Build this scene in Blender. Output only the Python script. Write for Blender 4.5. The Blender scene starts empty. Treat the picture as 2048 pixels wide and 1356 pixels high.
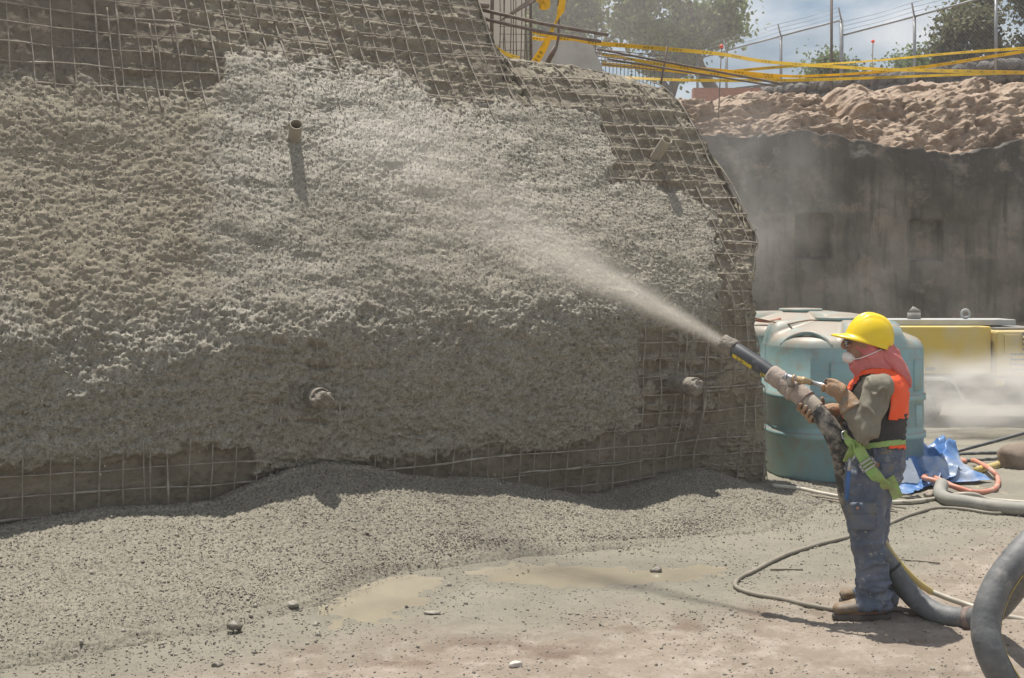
import bpy, bmesh, math, random
import numpy as np
from mathutils import Vector, Matrix

SC = bpy.context.scene
COL = SC.collection
R = math.radians
# ------------------------------------------------------------------ camera
F, CU, HV, CH = 2472.0, 1024.0, 559.0, 1.92      # focal length and horizon in photo pixels, eye height in metres
cd = bpy.data.cameras.new('camera'); cam = bpy.data.objects.new('camera', cd); COL.objects.link(cam)
cam.location = (0, 0, CH); cam.rotation_euler = (R(90), 0, 0)
cd.sensor_width = 36; cd.lens = 36 * F / 2048; cd.shift_y = -(678 - HV) / 2048
cd.clip_start = .05; cd.clip_end = 2000
SC.camera = cam
# ------------------------------------------------------------------ world and sun
SUN_EL, SUN_AZ = 73.0, -22.0       # azimuth from +Y towards +X (degrees)
w = bpy.data.worlds.new('World'); SC.world = w; w.use_nodes = True
nt = w.node_tree; nt.nodes.clear()
wo = nt.nodes.new('ShaderNodeOutputWorld'); bg = nt.nodes.new('ShaderNodeBackground')
sky = nt.nodes.new('ShaderNodeTexSky'); sky.sky_type = 'NISHITA'; sky.sun_disc = False
sky.sun_elevation = R(SUN_EL); sky.sun_rotation = R(SUN_AZ); sky.air_density = 1.2; sky.dust_density = 1.0
tc = nt.nodes.new('ShaderNodeTexCoord'); mp = nt.nodes.new('ShaderNodeMapping'); mp.inputs['Scale'].default_value = (1, 1, 2.4)
mp.inputs['Location'].default_value = (.35, .2, .1)
nz = nt.nodes.new('ShaderNodeTexNoise'); nz.inputs['Scale'].default_value = 3.2; nz.inputs['Detail'].default_value = 9; nz.inputs['Roughness'].default_value = .55
cr = nt.nodes.new('ShaderNodeValToRGB'); cr.color_ramp.elements[0].position = .42; cr.color_ramp.elements[1].position = .60
mx = nt.nodes.new('ShaderNodeMix'); mx.data_type = 'RGBA'
nt.links.new(tc.outputs['Generated'], mp.inputs['Vector']); nt.links.new(mp.outputs[0], nz.inputs['Vector'])
nt.links.new(nz.outputs['Fac'], cr.inputs['Fac']); nt.links.new(cr.outputs['Color'], mx.inputs[0])
nt.links.new(sky.outputs['Color'], mx.inputs[6]); mx.inputs[7].default_value = (11.5, 11.6, 11.8, 1)
nt.links.new(mx.outputs[2], bg.inputs['Color']); bg.inputs['Strength'].default_value = .064
nt.links.new(bg.outputs[0], wo.inputs['Surface'])
sl = bpy.data.lights.new('sun', 'SUN'); sl.energy = 5.0; sl.angle = R(.6); sl.color = (1, .94, .85)
sun = bpy.data.objects.new('sun', sl); COL.objects.link(sun)
se, sa = R(SUN_EL), R(SUN_AZ)
SUNV = Vector((math.sin(sa) * math.cos(se), math.cos(sa) * math.cos(se), math.sin(se)))
sun.rotation_euler = SUNV.to_track_quat('Z', 'Y').to_euler(); sun.location = SUNV * 50
SC.view_settings.view_transform = 'Standard'; SC.view_settings.look = 'None'
SC.view_settings.exposure = .38; SC.view_settings.gamma = 1; SC.view_settings.use_curve_mapping = False
SC.cycles.use_denoising = True; SC.cycles.denoising_prefilter = 'ACCURATE'
SC.cycles.max_bounces = 8; SC.cycles.volume_bounces = 3; SC.cycles.transparent_max_bounces = 12
SC.cycles.volume_step_rate = 1.5; SC.cycles.volume_max_steps = 256
SC.cycles.sample_clamp_indirect = 4

# ------------------------------------------------------------------ helpers
rng = np.random.default_rng(7); random.seed(7)
A = np.array
def P(u, v, Y): return A([(u - CU) / F * Y, Y, CH - (v - HV) / F * Y])
def proj(p): return CU + F * p[..., 0] / p[..., 1], HV - F * (p[..., 2] - CH) / p[..., 1]
def GY(v, z=0.0): return (CH - z) * F / (v - HV)          # distance of the floor (height z) seen at image row v
def G(u, v, z=0.0): return P(u, v, GY(v, z))
def sstep(a, b, x):
    t = np.clip((x - a) / (b - a), 0, 1); return t * t * (3 - 2 * t)
def _h(i, j, k, seed):
    n = (i * 374761393 + j * 668265263 + k * 2147483647 + seed * 1274126177) & 0xffffffff
    n = ((n ^ (n >> 13)) * 1274126177) & 0xffffffff
    return ((n ^ (n >> 16)) & 0xffff) / 65535.0
def n2(x, y, seed=0):
    x, y = np.broadcast_arrays(np.asarray(x, float), np.asarray(y, float))
    i = np.floor(x).astype(np.int64); j = np.floor(y).astype(np.int64); fx = x - i; fy = y - j
    fx = fx * fx * fx * (fx * (fx * 6 - 15) + 10); fy = fy * fy * fy * (fy * (fy * 6 - 15) + 10)
    a = _h(i, j, 0, seed); b = _h(i + 1, j, 0, seed); c = _h(i, j + 1, 0, seed); d = _h(i + 1, j + 1, 0, seed)
    return (a + (b - a) * fx + (c - a) * fy + (a - b - c + d) * fx * fy) * 2 - 1
def fbm2(x, y, o=4, seed=0, g=.5):
    s = 0; a = 1; t = 0
    for k in range(o):
        s = s + a * n2(x * 2 ** k + 17.3 * k, y * 2 ** k - 9.1 * k, seed + k); t += a; a *= g
    return s / t
def n3(p, seed=0):
    i = np.floor(p).astype(np.int64); f = p - i; f = f * f * (3 - 2 * f); r = 0
    for a in (0, 1):
        for b in (0, 1):
            for c in (0, 1):
                wgt = (f[:, 0] if a else 1 - f[:, 0]) * (f[:, 1] if b else 1 - f[:, 1]) * (f[:, 2] if c else 1 - f[:, 2])
                r = r + wgt * _h(i[:, 0] + a, i[:, 1] + b, i[:, 2] + c, seed)
    return r * 2 - 1
def worley(x, y, seed=0):
    i = np.floor(x).astype(np.int64); j = np.floor(y).astype(np.int64); d1 = np.full(x.shape, 9.0); idv = np.zeros(x.shape)
    for a in (-1, 0, 1):
        for b in (-1, 0, 1):
            px = i + a + _h(i + a, j + b, 1, seed); py = j + b + _h(i + a, j + b, 2, seed)
            d = (px - x) ** 2 + (py - y) ** 2; m = d < d1
            d1 = np.where(m, d, d1); idv = np.where(m, _h(i + a, j + b, 3, seed), idv)
    return np.sqrt(d1), idv
ORG = {}
def origin_of(o):
    return ORG.get(o.name, A([0, 0, 0.]))
def mk(name, verts, faces, mat, parent=None, origin=None, smooth=True, kind=None, label=None, cat=None, group=None, attrs=None):
    """one mesh object; verts in world coordinates"""
    verts = np.asarray(verts, float).reshape(-1, 3)
    if parent is not None: origin = origin_of(parent)
    elif origin is None:
        lo, hi = verts.min(0), verts.max(0); origin = A([(lo[0] + hi[0]) / 2, (lo[1] + hi[1]) / 2, lo[2]])
    v = verts - origin
    me = bpy.data.meshes.new(name)
    if isinstance(faces, np.ndarray):
        k = faces.shape[1]; nf = len(faces)
        me.vertices.add(len(v)); me.vertices.foreach_set('co', v.ravel())
        me.loops.add(nf * k); me.loops.foreach_set('vertex_index', faces.ravel().astype(np.int32))
        me.polygons.add(nf); me.polygons.foreach_set('loop_start', np.arange(nf, dtype=np.int32) * k)
        me.polygons.foreach_set('loop_total', np.full(nf, k, dtype=np.int32))
    else:
        me.from_pydata([tuple(q) for q in v], [], faces)
    if attrs:
        for an, av in attrs.items():
            at = me.attributes.new(an, 'FLOAT', 'POINT'); at.data.foreach_set('value', np.asarray(av, np.float32).ravel())
    me.update(); me.validate()
    if smooth: me.polygons.foreach_set('use_smooth', [True] * len(me.polygons))
    if mat: me.materials.append(mat)
    o = bpy.data.objects.new(name, me); COL.objects.link(o)
    ORG[o.name] = A(origin, float)
    if parent is not None: o.parent = parent
    else: o.location = origin
    tag(o, label, cat, group, kind)
    return o
def tag(o, label=None, cat=None, group=None, kind=None):
    if label: o['label'] = label
    if cat: o['category'] = cat
    if group: o['group'] = group
    if kind: o['kind'] = kind
    return o
def root(name, loc, label, cat, group=None):
    o = bpy.data.objects.new(name, None); COL.objects.link(o); o.location = loc; o.empty_display_size = .1
    ORG[o.name] = A(loc, float); return tag(o, label, cat, group)
def gridf(nr, nc):
    a = np.arange(nr * nc).reshape(nr, nc)
    return np.stack([a[:-1, :-1], a[:-1, 1:], a[1:, 1:], a[1:, :-1]], -1).reshape(-1, 4)
class MB:
    """mesh collector"""
    def __init__(s): s.v = []; s.f = []; s.n = 0
    def add(s, v, f):
        v = np.asarray(v, float).reshape(-1, 3); s.v.append(v); s.f += [tuple(int(i) + s.n for i in q) for q in f]; s.n += len(v); return s
    def box(s, c, size, rot=None, bev=0):
        x, y, z = [d / 2 for d in size]
        if bev:
            b = bev; vs = []
            bm = bmesh.new(); bmesh.ops.create_cube(bm, size=1)
            for q in bm.verts: q.co = Vector((q.co.x * size[0], q.co.y * size[1], q.co.z * size[2]))
            bmesh.ops.bevel(bm, geom=bm.edges[:], offset=b, segments=2, affect='EDGES', profile=.5)
            bm.verts.index_update(); v = A([tuple(q.co) for q in bm.verts]); f = [[q.index for q in fc.verts] for fc in bm.faces]; bm.free()
        else:
            v = A([[-x, -y, -z], [x, -y, -z], [x, y, -z], [-x, y, -z], [-x, -y, z], [x, -y, z], [x, y, z], [-x, y, z]])
            f = [(0, 3, 2, 1), (4, 5, 6, 7), (0, 1, 5, 4), (1, 2, 6, 5), (2, 3, 7, 6), (3, 0, 4, 7)]
        if rot is not None: v = v @ A(rot).T
        return s.add(v + A(c), f)
    def tube(s, pts, r, sides=8, cap=True):
        v, f = tubemesh(pts, r, sides, cap); return s.add(v, f)
    def mesh(s, name, mat, parent=None, **k): return mk(name, np.concatenate(s.v), s.f, mat, parent, **k)
def frames(pts, hint=None):
    pts = np.asarray(pts, float); t = np.gradient(pts, axis=0); t /= np.linalg.norm(t, axis=1)[:, None] + 1e-12
    h = A([0, 0, 1.]) if hint is None else A(hint, float)
    if abs(np.dot(h, t[0])) > .9: h = A([1., 0, 0])
    e1s = []; 
    for q in t:
        e = h - np.dot(h, q) * q; e /= np.linalg.norm(e) + 1e-12; e1s.append(e); h = e
    e1 = A(e1s); return t, e1, np.cross(t, e1)
def tubemesh(pts, r, sides=8, cap=True, hint=None, r2=None):
    pts = np.asarray(pts, float); n = len(pts); r = np.broadcast_to(np.asarray(r, float), (n,)); rb = r if r2 is None else np.broadcast_to(np.asarray(r2, float), (n,))
    t, e1, e2 = frames(pts, hint); a = np.linspace(0, 2 * np.pi, sides, endpoint=False)
    v = pts[:, None] + (np.cos(a)[None, :, None] * e1[:, None] * r[:, None, None] + np.sin(a)[None, :, None] * e2[:, None] * rb[:, None, None])
    v = v.reshape(-1, 3); f = []
    for i in range(n - 1):
        for j in range(sides):
            k = (j + 1) % sides; f.append((i * sides + j, i * sides + k, (i + 1) * sides + k, (i + 1) * sides + j))
    if cap:
        f.append(tuple(range(sides))[::-1]); f.append(tuple((n - 1) * sides + j for j in range(sides)))
    return v, f
def spline(pts, n=8):
    p = [A(q, float) for q in pts]; p = [2 * p[0] - p[1]] + p + [2 * p[-1] - p[-2]]; out = []
    for i in range(1, len(p) - 2):
        for k in range(n):
            t = k / n; a, b, c, d = p[i - 1], p[i], p[i + 1], p[i + 2]
            out.append(.5 * (2 * b + (c - a) * t + (2 * a - 5 * b + 4 * c - d) * t * t + (3 * b - 3 * c + d - a) * t ** 3))
    out.append(p[-2]); return A(out)
def interp(x, tab):
    t = A(tab, float); return np.interp(x, t[:, 0], t[:, 1])
ICO = None
def ico(sub=0):
    bm = bmesh.new(); bmesh.ops.create_icosphere(bm, subdivisions=sub + 1, radius=1); bm.verts.index_update()
    v = A([tuple(q.co) for q in bm.verts]); f = A([[q.index for q in fc.verts] for fc in bm.faces]); bm.free(); return v, f
def rock(sub=2, seed=0, amp=.3, sq=(1, 1, .7)):
    v, f = ico(sub); d = 1 + amp * n3(v * 1.6 + seed * 7.7, seed) + amp * .45 * n3(v * 4 + seed, seed + 3)
    return v * d[:, None] * A(sq), f
# ------------------------------------------------------------------ materials
class NT:
    def __init__(s, name):
        s.m = bpy.data.materials.new(name); s.m.use_nodes = True; s.t = s.m.node_tree; s.b = s.t.nodes['Principled BSDF']; s.co = None
    def n(s, typ, **k):
        q = s.t.nodes.new(typ)
        for a, b in k.items():
            if a in q.inputs: q.inputs[a].default_value = b
            else: setattr(q, a, b)
        return q
    def l(s, a, b): s.t.links.new(a, b)
    def coord(s):
        if s.co is None: s.co = s.n('ShaderNodeTexCoord').outputs['Object']
        return s.co
    def noise(s, scale, detail=5, rough=.55, dist=0, stretch=None):
        q = s.n('ShaderNodeTexNoise', Scale=scale, Detail=detail, Roughness=rough, Distortion=dist); c = s.coord()
        if stretch:
            m = s.n('ShaderNodeMapping'); m.inputs['Scale'].default_value = stretch; s.l(c, m.inputs[0]); c = m.outputs[0]
        s.l(c, q.inputs['Vector']); return q.outputs['Fac']
    def vor(s, scale, feature='F1'):
        q = s.n('ShaderNodeTexVoronoi', Scale=scale, feature=feature); s.l(s.coord(), q.inputs['Vector']); return q.outputs['Distance']
    def ramp(s, fac, a, b, ca=(0, 0, 0), cb=(1, 1, 1)):
        q = s.n('ShaderNodeValToRGB'); e = q.color_ramp.elements; e[0].position = a; e[1].position = b
        e[0].color = (*ca, 1); e[1].color = (*cb, 1); s.l(fac, q.inputs['Fac']); return q.outputs['Color']
    def mix(s, fac, a, b, blend='MIX'):
        q = s.n('ShaderNodeMix', data_type='RGBA', blend_type=blend)
        for idx, x in ((0, fac), (6, a), (7, b)):
            if hasattr(x, 'links'): s.l(x, q.inputs[idx])
            elif idx == 0: q.inputs[0].default_value = x
            else: q.inputs[idx].default_value = (*x, 1)
        return q.outputs[2]
    def attr(s, name): return s.n('ShaderNodeAttribute', attribute_name=name).outputs['Fac']
    def math(s, op, a, b=0.0):
        q = s.n('ShaderNodeMath', operation=op)
        for i, x in ((0, a), (1, b)):
            if hasattr(x, 'links'): s.l(x, q.inputs[i])
            else: q.inputs[i].default_value = x
        return q.outputs[0]
    def out(s, col=None, rough=None, bump=None, bs=.3, bd=.01, metal=None, spec=None):
        for key, x in (('Base Color', col), ('Roughness', rough), ('Metallic', metal), ('Specular IOR Level', spec)):
            if x is None: continue
            if hasattr(x, 'links'): s.l(x, s.b.inputs[key])
            else: s.b.inputs[key].default_value = (*x, 1) if key == 'Base Color' else x
        if bump is not None:
            q = s.n('ShaderNodeBump', Strength=bs, Distance=bd); s.l(bump, q.inputs['Height']); s.l(q.outputs[0], s.b.inputs['Normal'])
        return s.m
def pm(name, c1, c2=None, scale=6, rough=.7, bump=0, bscale=40, metal=0, spec=.5, dirt=None, dscale=3, damt=(.5, .7), bd=.005):
    """painted / plain surface: two tones of noise, optional dirt patches, fine bump"""
    t = NT(name); c2 = c2 or tuple(x * .75 for x in c1)
    col = t.mix(t.ramp(t.noise(scale, 6), .35, .65), c1, c2)
    if dirt: col = t.mix(t.ramp(t.noise(dscale, 7, .65), *damt), col, dirt)
    return t.out(col, rough, t.noise(bscale, 4) if bump else None, bump, bd, metal, spec)
# ------------------------------------------------------------------ sprayed wall
D = A([.857, .515]); B = A([-.515, .857])         # along the wall, and back into the ground
P0 = A([-3.3, 8.0])
S0 = -1.5
def soft(x, k): return np.log1p(np.exp(np.clip(x / k, -40, 40))) * k
def bulge(s, z):
    return .07 * fbm2(s * .5 + 3, z * .5, 2, 11) + .040 * fbm2(s * 1.4, z * 2.6 + 4, 3, 12)
def o_prof(s, z):
    lean = 1.62 + .16 * n2(s * .9 + 2.2, z * 0, 5) + .22 * sstep(1.2, -.2, s) * 0 - .22 * sstep(2.0, 0.3, s) + .10 * sstep(4.2, 5.6, s)
    o = .68 * soft(z - lean, .10)
    o = o - .34 * soft(z - 3.35, .10) * sstep(2.4, .9, s)      # the upper left stands steeper again
    o = o + .06 * sstep(.9, .1, z)                              # undercut foot
    return o + bulge(s, z)
RT = .42
def solve(u, v, extra):
    Y, z, s = 10., 2., 3.
    for _ in range(40):
        z = CH - (v - HV) / F * Y
        o = float(o_prof(A([s]), A([z]))[0]) + extra
        k = (u - CU) / F                       # X = k Y
        # P0x + D0 s + B0 o = k (P0y + D1 s + B1 o)
        s = (k * (P0[1] + B[1] * o) - P0[0] - B[0] * o) / (D[0] - k * D[1])
        Y = P0[1] + D[1] * s + B[1] * o
    return s, z
CREST = [(850, -190), (888, -70), (916, 0), (938, 42), (958, 88), (988, 118), (1048, 128), (1130, 138), (1210, 155), (1290, 172),
         (1365, 196), (1408, 232), (1434, 275), (1446, 330), (1476, 368), (1501, 408), (1516, 446), (1518, 470)]
REDGE = [(1518, 470), (1512, 540), (1505, 590), (1502, 630), (1508, 665), (1522, 692), (1521, 735), (1530, 770), (1532, 840), (1528, 862), (1536, 900), (1535, 940), (1538, 1000)]
ct = A([solve(u, v, RT * (1 - .75 * sstep(1430, 1516, u))) for u, v in CREST]); ct = ct[np.argsort(ct[:, 0])]
re = A([solve(u, v, .05) for u, v in REDGE]); re = re[np.argsort(re[:, 1])]
SN = float(ct[-1, 0])
def T_of(s): return np.interp(s, np.r_[S0 - 1, ct[0, 0] - 1.2, ct[:, 0]], np.r_[5.6, 5.3, ct[:, 1]])
def R_of(z): return np.interp(z, re[:, 1], re[:, 0])
Tg = np.gradient(T_of(np.linspace(S0, SN, 400)), (SN - S0) / 399)
def slopeT(s): return np.interp(s, np.linspace(S0, SN, 400), Tg)
def o_full(s, z):
    o = o_prof(s, z); c = 1 / np.sqrt(1 + np.minimum(slopeT(s) ** 2, 6))
    rt = RT * (1 - .75 * sstep(SN - .5, SN, s)) + 0 * z
    d = np.clip((T_of(np.minimum(s, SN)) - z) * c / rt, 0, 1); o = o + rt * (1 - np.sqrt(np.clip(1 - (1 - d) ** 2, 0, 1)))
    rr = .16; d = np.clip((R_of(z) - s) / rr, 0, 1); o = o + rr * (1 - np.sqrt(np.clip(1 - (1 - d) ** 2, 0, 1)))
    return o
def w_pt(s, z, out=0.0):
    """point of the bare wall face, pushed 'out' metres along its normal"""
    o = o_full(s, z); e = .03
    g = (o_prof(s, z + e) - o_prof(s, z - e)) / (2 * e); c = 1 / np.sqrt(1 + g * g)
    oo = o - out * c
    return np.stack([P0[0] + D[0] * s + B[0] * oo, P0[1] + D[1] * s + B[1] * oo, z + out * g * c + 0 * s], -1)
VT = [(-400, 120), (0, 150), (110, 165), (200, 188), (300, 200), (432, 204), (446, 112), (560, 108), (680, 133), (800, 160), (850, 180), (870, 212), (990, 212),
      (1005, 198), (1100, 225), (1190, 225), (1203, 240), (1215, 340), (1240, 372), (1400, 393), (1425, 440), (1436, 960), (1700, 960)]
VB = [(-400, 950), (0, 935), (200, 912), (330, 905), (482, 893), (500, 950), (560, 942), (690, 938), (735, 925), (990, 893), (1100, 902), (1170, 880), (1280, 850), (1440, 838)]
def exposure(u, v, s, z):
    """1 where the bare face with its mesh shows, 0 where it is sprayed over"""
    wob = 14 * n2(s * 5, z * 5, 21) + 10 * n2(s * 13, z * 13, 22) + 9 * n2(s * 34, z * 40, 25)
    uj = u + 20 * n2(s * 6 + 9, z * 6, 29) + 10 * n2(s * 17, z * 17, 30)
    et = sstep(20, -26, v - interp(uj, VT) + wob)
    er = sstep(-18, 16, u - 1432 + wob * .9 + 30 * n2(z * 2.3, z * 0, 64)) * sstep(420, 460, v)
    eb = sstep(-12, 14, v - interp(uj, VB) + wob * .6)
    blk = sstep(1262, 1285, u) * sstep(652, 668, v) * sstep(870, 850, v)
    lump = sstep(-.35, .25, n2(s * 9, z * 16, 23) + .35 * n2(s * 25, z * 30, 24) + .35 * np.sin((v - 655) * .19))
    en = np.clip(blk * (.35 + .65 * lump), 0, 1)
    # bands where the rods telegraph through round the clogged pipe
    st = .75 * sstep(480, 560, u + 30 * n2(z * 9, z * 0, 27)) * sstep(800, 640, u) * np.maximum.reduce([np.exp(-((v - c - .02 * (u - 600) + wob * .3) / 5.5) ** 2) for c in (688, 731, 773, 812, 845)])
    return np.clip(np.maximum.reduce([et, er, eb, en, st * .9 * sstep(-.3, .35, n2(s * 6, z * 14, 26) + .4 * n2(s * 24, z * 20, 28))]), 0, 1), et, eb, er
NR, NC = 590, 1000
bb = np.linspace(0, 1, NR)[:, None]; aa = np.linspace(0, 1, NC)[None]
s = S0 + aa * (SN - S0) + 0 * bb; zb = -.12
_ks = np.linspace(S0 - 2, SN + 2, 1200); _kt = T_of(np.clip(_ks, S0, SN)); _g = np.exp(-np.linspace(-3, 3, 401) ** 2); _kt = np.convolve(np.pad(_kt, 200, mode='edge'), _g / _g.sum(), 'valid')
z = zb + bb * (np.interp(s, _ks, _kt) * (1 - bb ** 5) + T_of(s) * bb ** 5 - zb)
z = np.minimum(z, T_of(s))
s = s + (R_of(z) - SN) * sstep(.9, 1, aa)
base = w_pt(s, z); u, v = proj(base)
ex, et, eb, er = exposure(u, v, s, z)
q = z + .25 * o_prof(s, z)
# spray coat: rounded lumps with pits between, flowing a little downwards
w1, i1 = worley(s * 50 + 1.3 * n2(s * 30, q * 30, 31), q * 60 + n2(s * 20, q * 20, 32), 33)
w2, i2 = worley(s * 84 + .6 * n2(s * 50, q * 50, 39), q * 88, 34)
f1 = fbm2(s * 42, q * 56, 3, 35, .7); f2 = fbm2(s * 5, q * 8, 3, 36)
big = sstep(-.1, .5, fbm2(s * 2.2, q * 3.0, 3, 43))
dry = sstep(440, 380, u + 30 * n2(s * 4, z * 4, 40) + 14 * n2(s * 17, z * 17, 44)) * sstep(690, 540, v + 50 * n2(s * 3, z * 3, 45)) * sstep(20, 60, v - interp(u, VT) + 60)
coat = .058 + .0062 * (1 - 1.5 * w1) * (.45 + 1.1 * i1) + .0042 * (1 - 1.5 * w2) * (.3 + 1.2 * i2) + .006 * f1 + .010 * f2 + .005 * fbm2(s * 13, q * 20, 2, 63)
coat = coat - .009 * sstep(.35, .7, n2(s * 34, q * 48, 38) + .3 * f1) * (.3 + .7 * big)
coat = coat + dry * (.005 * fbm2(s * 26, q * 44, 3, 41, .6) - .009 * sstep(.15, .55, n2(s * 27, q * 44, 42) + .35 * n2(s * 50, q * 60, 46)))
lowr = sstep(560, 660, v + 40 * n2(s * 2, z * 2, 47))
coat = .058 + (coat - .058) * (1 + 1.0 * lowr) + lowr * (-.013 * sstep(.2, .6, n2(s * 24, q * 36, 59) + .4 * n2(s * 50, q * 60, 62)) + .014 * fbm2(s * 9, q * 14, 3, 48) - .010 * np.abs(n2(s * 3, q * 13 + n2(s * 4, q * 4, 50), 49)))
# bare face: dug earth with smears of dry overspray
sm = sstep(.0, .45, fbm2(s * 4, z * 9, 4, 51) + .5 * fbm2(s * 18, z * 40, 3, 52))
sm = np.clip(.30 + sm * 1.1, 0, 1) * np.clip(et * sstep(60, 330, u + 260 * n2(s * 1.5, z * 2, 53)) + .55 * er + .25 * eb, 0, 1)
earth = .012 * fbm2(s * 5, z * 5, 4, 54) + .006 * fbm2(s * 22, z * 22, 3, 55)
crumb = sm * (.030 + .022 * fbm2(s * 16, z * 26, 4, 56) + .012 * fbm2(s * 40, z * 60, 2, 57))
# overspray collects on the horizontal rods
rods_z = np.arange(.20, 4.9, .146); rc = 0 * s
for k, z0 in enumerate(rods_z):
    if z0 > 2.1: rc = np.maximum(rc, np.exp(-((z - z0 - .012 * np.sin(s * 1.3 + k) - .018 * n2(s * .8, 0 * s + k, 72) + .006) / .017) ** 2))
crumb = crumb + et * rc * np.clip(.25 + sm, 0, 1) * (.030 + .02 * fbm2(s * 18, z * 18, 3, 58)) * sstep(30, 260, u)
bare = earth + crumb
thick = np.where(True, coat * (1 - ex) + bare * ex, 0)
# fade displacement at the very crest / edge so that the skirt closes
pts = w_pt(s, z, thick)
skT = pts[-1] + A([B[0] * 1.0, B[1] * 1.0, -.02]); skT2 = pts[-1] + A([B[0] * 4.0, B[1] * 4.0, -.25])
allp = np.concatenate([pts, skT[None], skT2[None]], 0)
ext = allp[:, -1] + A([B[0] * .6, B[1] * .6, 0]); ext2 = allp[:, -1] + A([B[0] * 8.5, B[1] * 8.5, 0])
allp = np.concatenate([allp, ext[:, None], ext2[:, None]], 1)
def pad(a): return np.pad(a, ((0, 2), (0, 2)), mode='edge')
fresh = 1 - np.clip(np.maximum(ex, dry), 0, 1)
wet = np.clip(fresh * (.30 + .45 * lowr * (.6 + .8 * n2(s * 5, z * 7, 61)) + .7 * np.exp(-((u - 700) / 260) ** 2 - ((v - 250) / 150) ** 2) + .4 * np.exp(-((u - 1120) / 240) ** 2 - ((v - 330) / 110) ** 2) + .25 * n2(s * 3, z * 3, 60)), 0, 1)
t = NT('sprayed_concrete')
c_fresh = t.mix(t.ramp(t.noise(3.5, 6), .35, .65), (.308, .288, .236), (.358, .335, .275))
c_fresh = t.mix(t.math('MULTIPLY', t.ramp(t.noise(20, 6, .7), .46, .64), .6), c_fresh, (.158, .140, .098))
c_fresh = t.mix(t.math('MULTIPLY', t.ramp(t.noise(75, 4, .6), .44, .60), .8), c_fresh, (.19, .170, .128))
c_dry = t.mix(t.ramp(t.noise(5, 6), .35, .65), (.292, .263, .198), (.238, .211, .155))
c_dry = t.mix(t.ramp(t.noise(45, 3), .5, .75), c_dry, (.18, .15, .12))
c_earth = t.mix(t.ramp(t.noise(4, 7, .65), .35, .65), (.165, .142, .105), (.22, .19, .145))
c_earth = t.mix(t.ramp(t.noise(14, 6, .7), .5, .68), c_earth, (.115, .094, .072))
col = t.mix(t.attr('crumb'), c_earth, c_dry)
col = t.mix(t.math('SUBTRACT', 1.0, t.attr('expose')), col, c_fresh)
col = t.mix(t.attr('dry'), col, c_dry)
rough = t.math('SUBTRACT', .92, t.math('MULTIPLY', t.attr('wet'), .50))
M_WALL = t.out(col, rough, t.noise(150, 6, .75), .8, .008, spec=.45)
wall_pts = pts.copy(); wall_ex = ex.copy(); wall_uv = (u.copy(), v.copy())
sprayed_wall = mk('sprayed_wall', allp.reshape(-1, 3), gridf(NR + 2, NC + 2), M_WALL,
   label='tall grey wall of freshly sprayed concrete over steel mesh', cat='wall',
   attrs={'expose': pad(ex), 'crumb': pad(np.clip(sm, 0, 1)), 'dry': pad(np.clip(dry * (1 - ex), 0, 1)), 'wet': pad(wet)})
# steel mesh: each rod a part of the wall
M_ROD = pm('mesh_rod', (.29, .26, .21), (.20, .17, .135), 9, .85, .5, 120, dirt=(.34, .315, .275), dscale=10, damt=(.5, .65))
def runs(mask):
    out = []; i = 0; n = len(mask)
    while i < n:
        if mask[i]:
            j = i
            while j + 1 < n and mask[j + 1]: j += 1
            if j - i > 6: out.append((i, j))
            i = j + 1
        else: i += 1
    return out
def rod(ss, zz, r, lift, seed, name):
    p = w_pt(ss, zz, lift + .014 * n2(np.arange(len(ss)) * .05, 0 * ss + seed, 70))
    uu, vv = proj(p); e = exposure(uu, vv, ss, zz)[0]
    m = e > .3; k = np.convolve(m.astype(float), np.ones(9), 'same') > 0
    k &= (uu > -140) & (vv > -160) & (ss < R_of(zz) + .05) & (zz < T_of(np.minimum(ss, SN)) - .008)
    mb = MB()
    for i, j in runs(k):
        ii = np.arange(i, j + 1)[::2]; rr = r * (1 + .25 * n2(ii * .6, 0 * ii + seed, 71) + .9 * sstep(.35, .8, n2(ii * .17, 0 * ii + seed, 74)))
        mb.tube(p[i:j + 1:2], rr, 6)
    if mb.n: return mb.mesh(name, M_ROD, sprayed_wall)
LIFT = .046
zlist = [.33, .48]
hz = np.arange(.20, 4.9, .146)
for k, z0 in enumerate(hz):
    ss = np.arange(S0 + .2, SN - .015, .02); rod(ss, z0 + .012 * np.sin(ss * 1.3 + k) + .018 * n2(ss * .8, 0 * ss + k, 72) + .02 * ss * 0, .0044 + .0007 * (k % 3), LIFT, k, 'horizontal_rod')
for k, s0 in enumerate(np.arange(S0 + .35, SN - .03, .158)):
    zz = np.arange(.02, float(T_of(A([s0]))[0]) - .012, .02); dz = .014 * np.sin(zz * 1.1 + k * .7)
    rod(s0 + dz + .012 * n2(zz * .9, 0 * zz + k, 73), zz, .0039 + .0006 * (k % 3), LIFT + .008, 100 + k, 'vertical_rod')
for k, (s0, za, zb2) in enumerate([(1.02, 2.6, 4.1), (1.34, 2.6, 4.0), (3.55, 2.6, 3.6), (5.78, .3, 1.6), (5.55, .3, 1.5), (.93, .4, .9)]):   # lapped sheets
    zz = np.arange(za, zb2, .02); rod(s0 + 0 * zz + .01 * np.sin(zz), zz, .0055, LIFT + .016, 300 + k, 'vertical_rod')
for k, (z0, sa_, sb_) in enumerate([(2.86, 3.45, 4.3), (3.0, 3.45, 4.35), (.36, 3.9, 5.2), (.98, 5.3, 6.3), (3.2, .2, 1.6)]):
    ss = np.arange(sa_, sb_, .02); rod(ss, z0 + .006 * np.sin(ss * 5), .0055, LIFT + .014, 320 + k, 'horizontal_rod')
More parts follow.
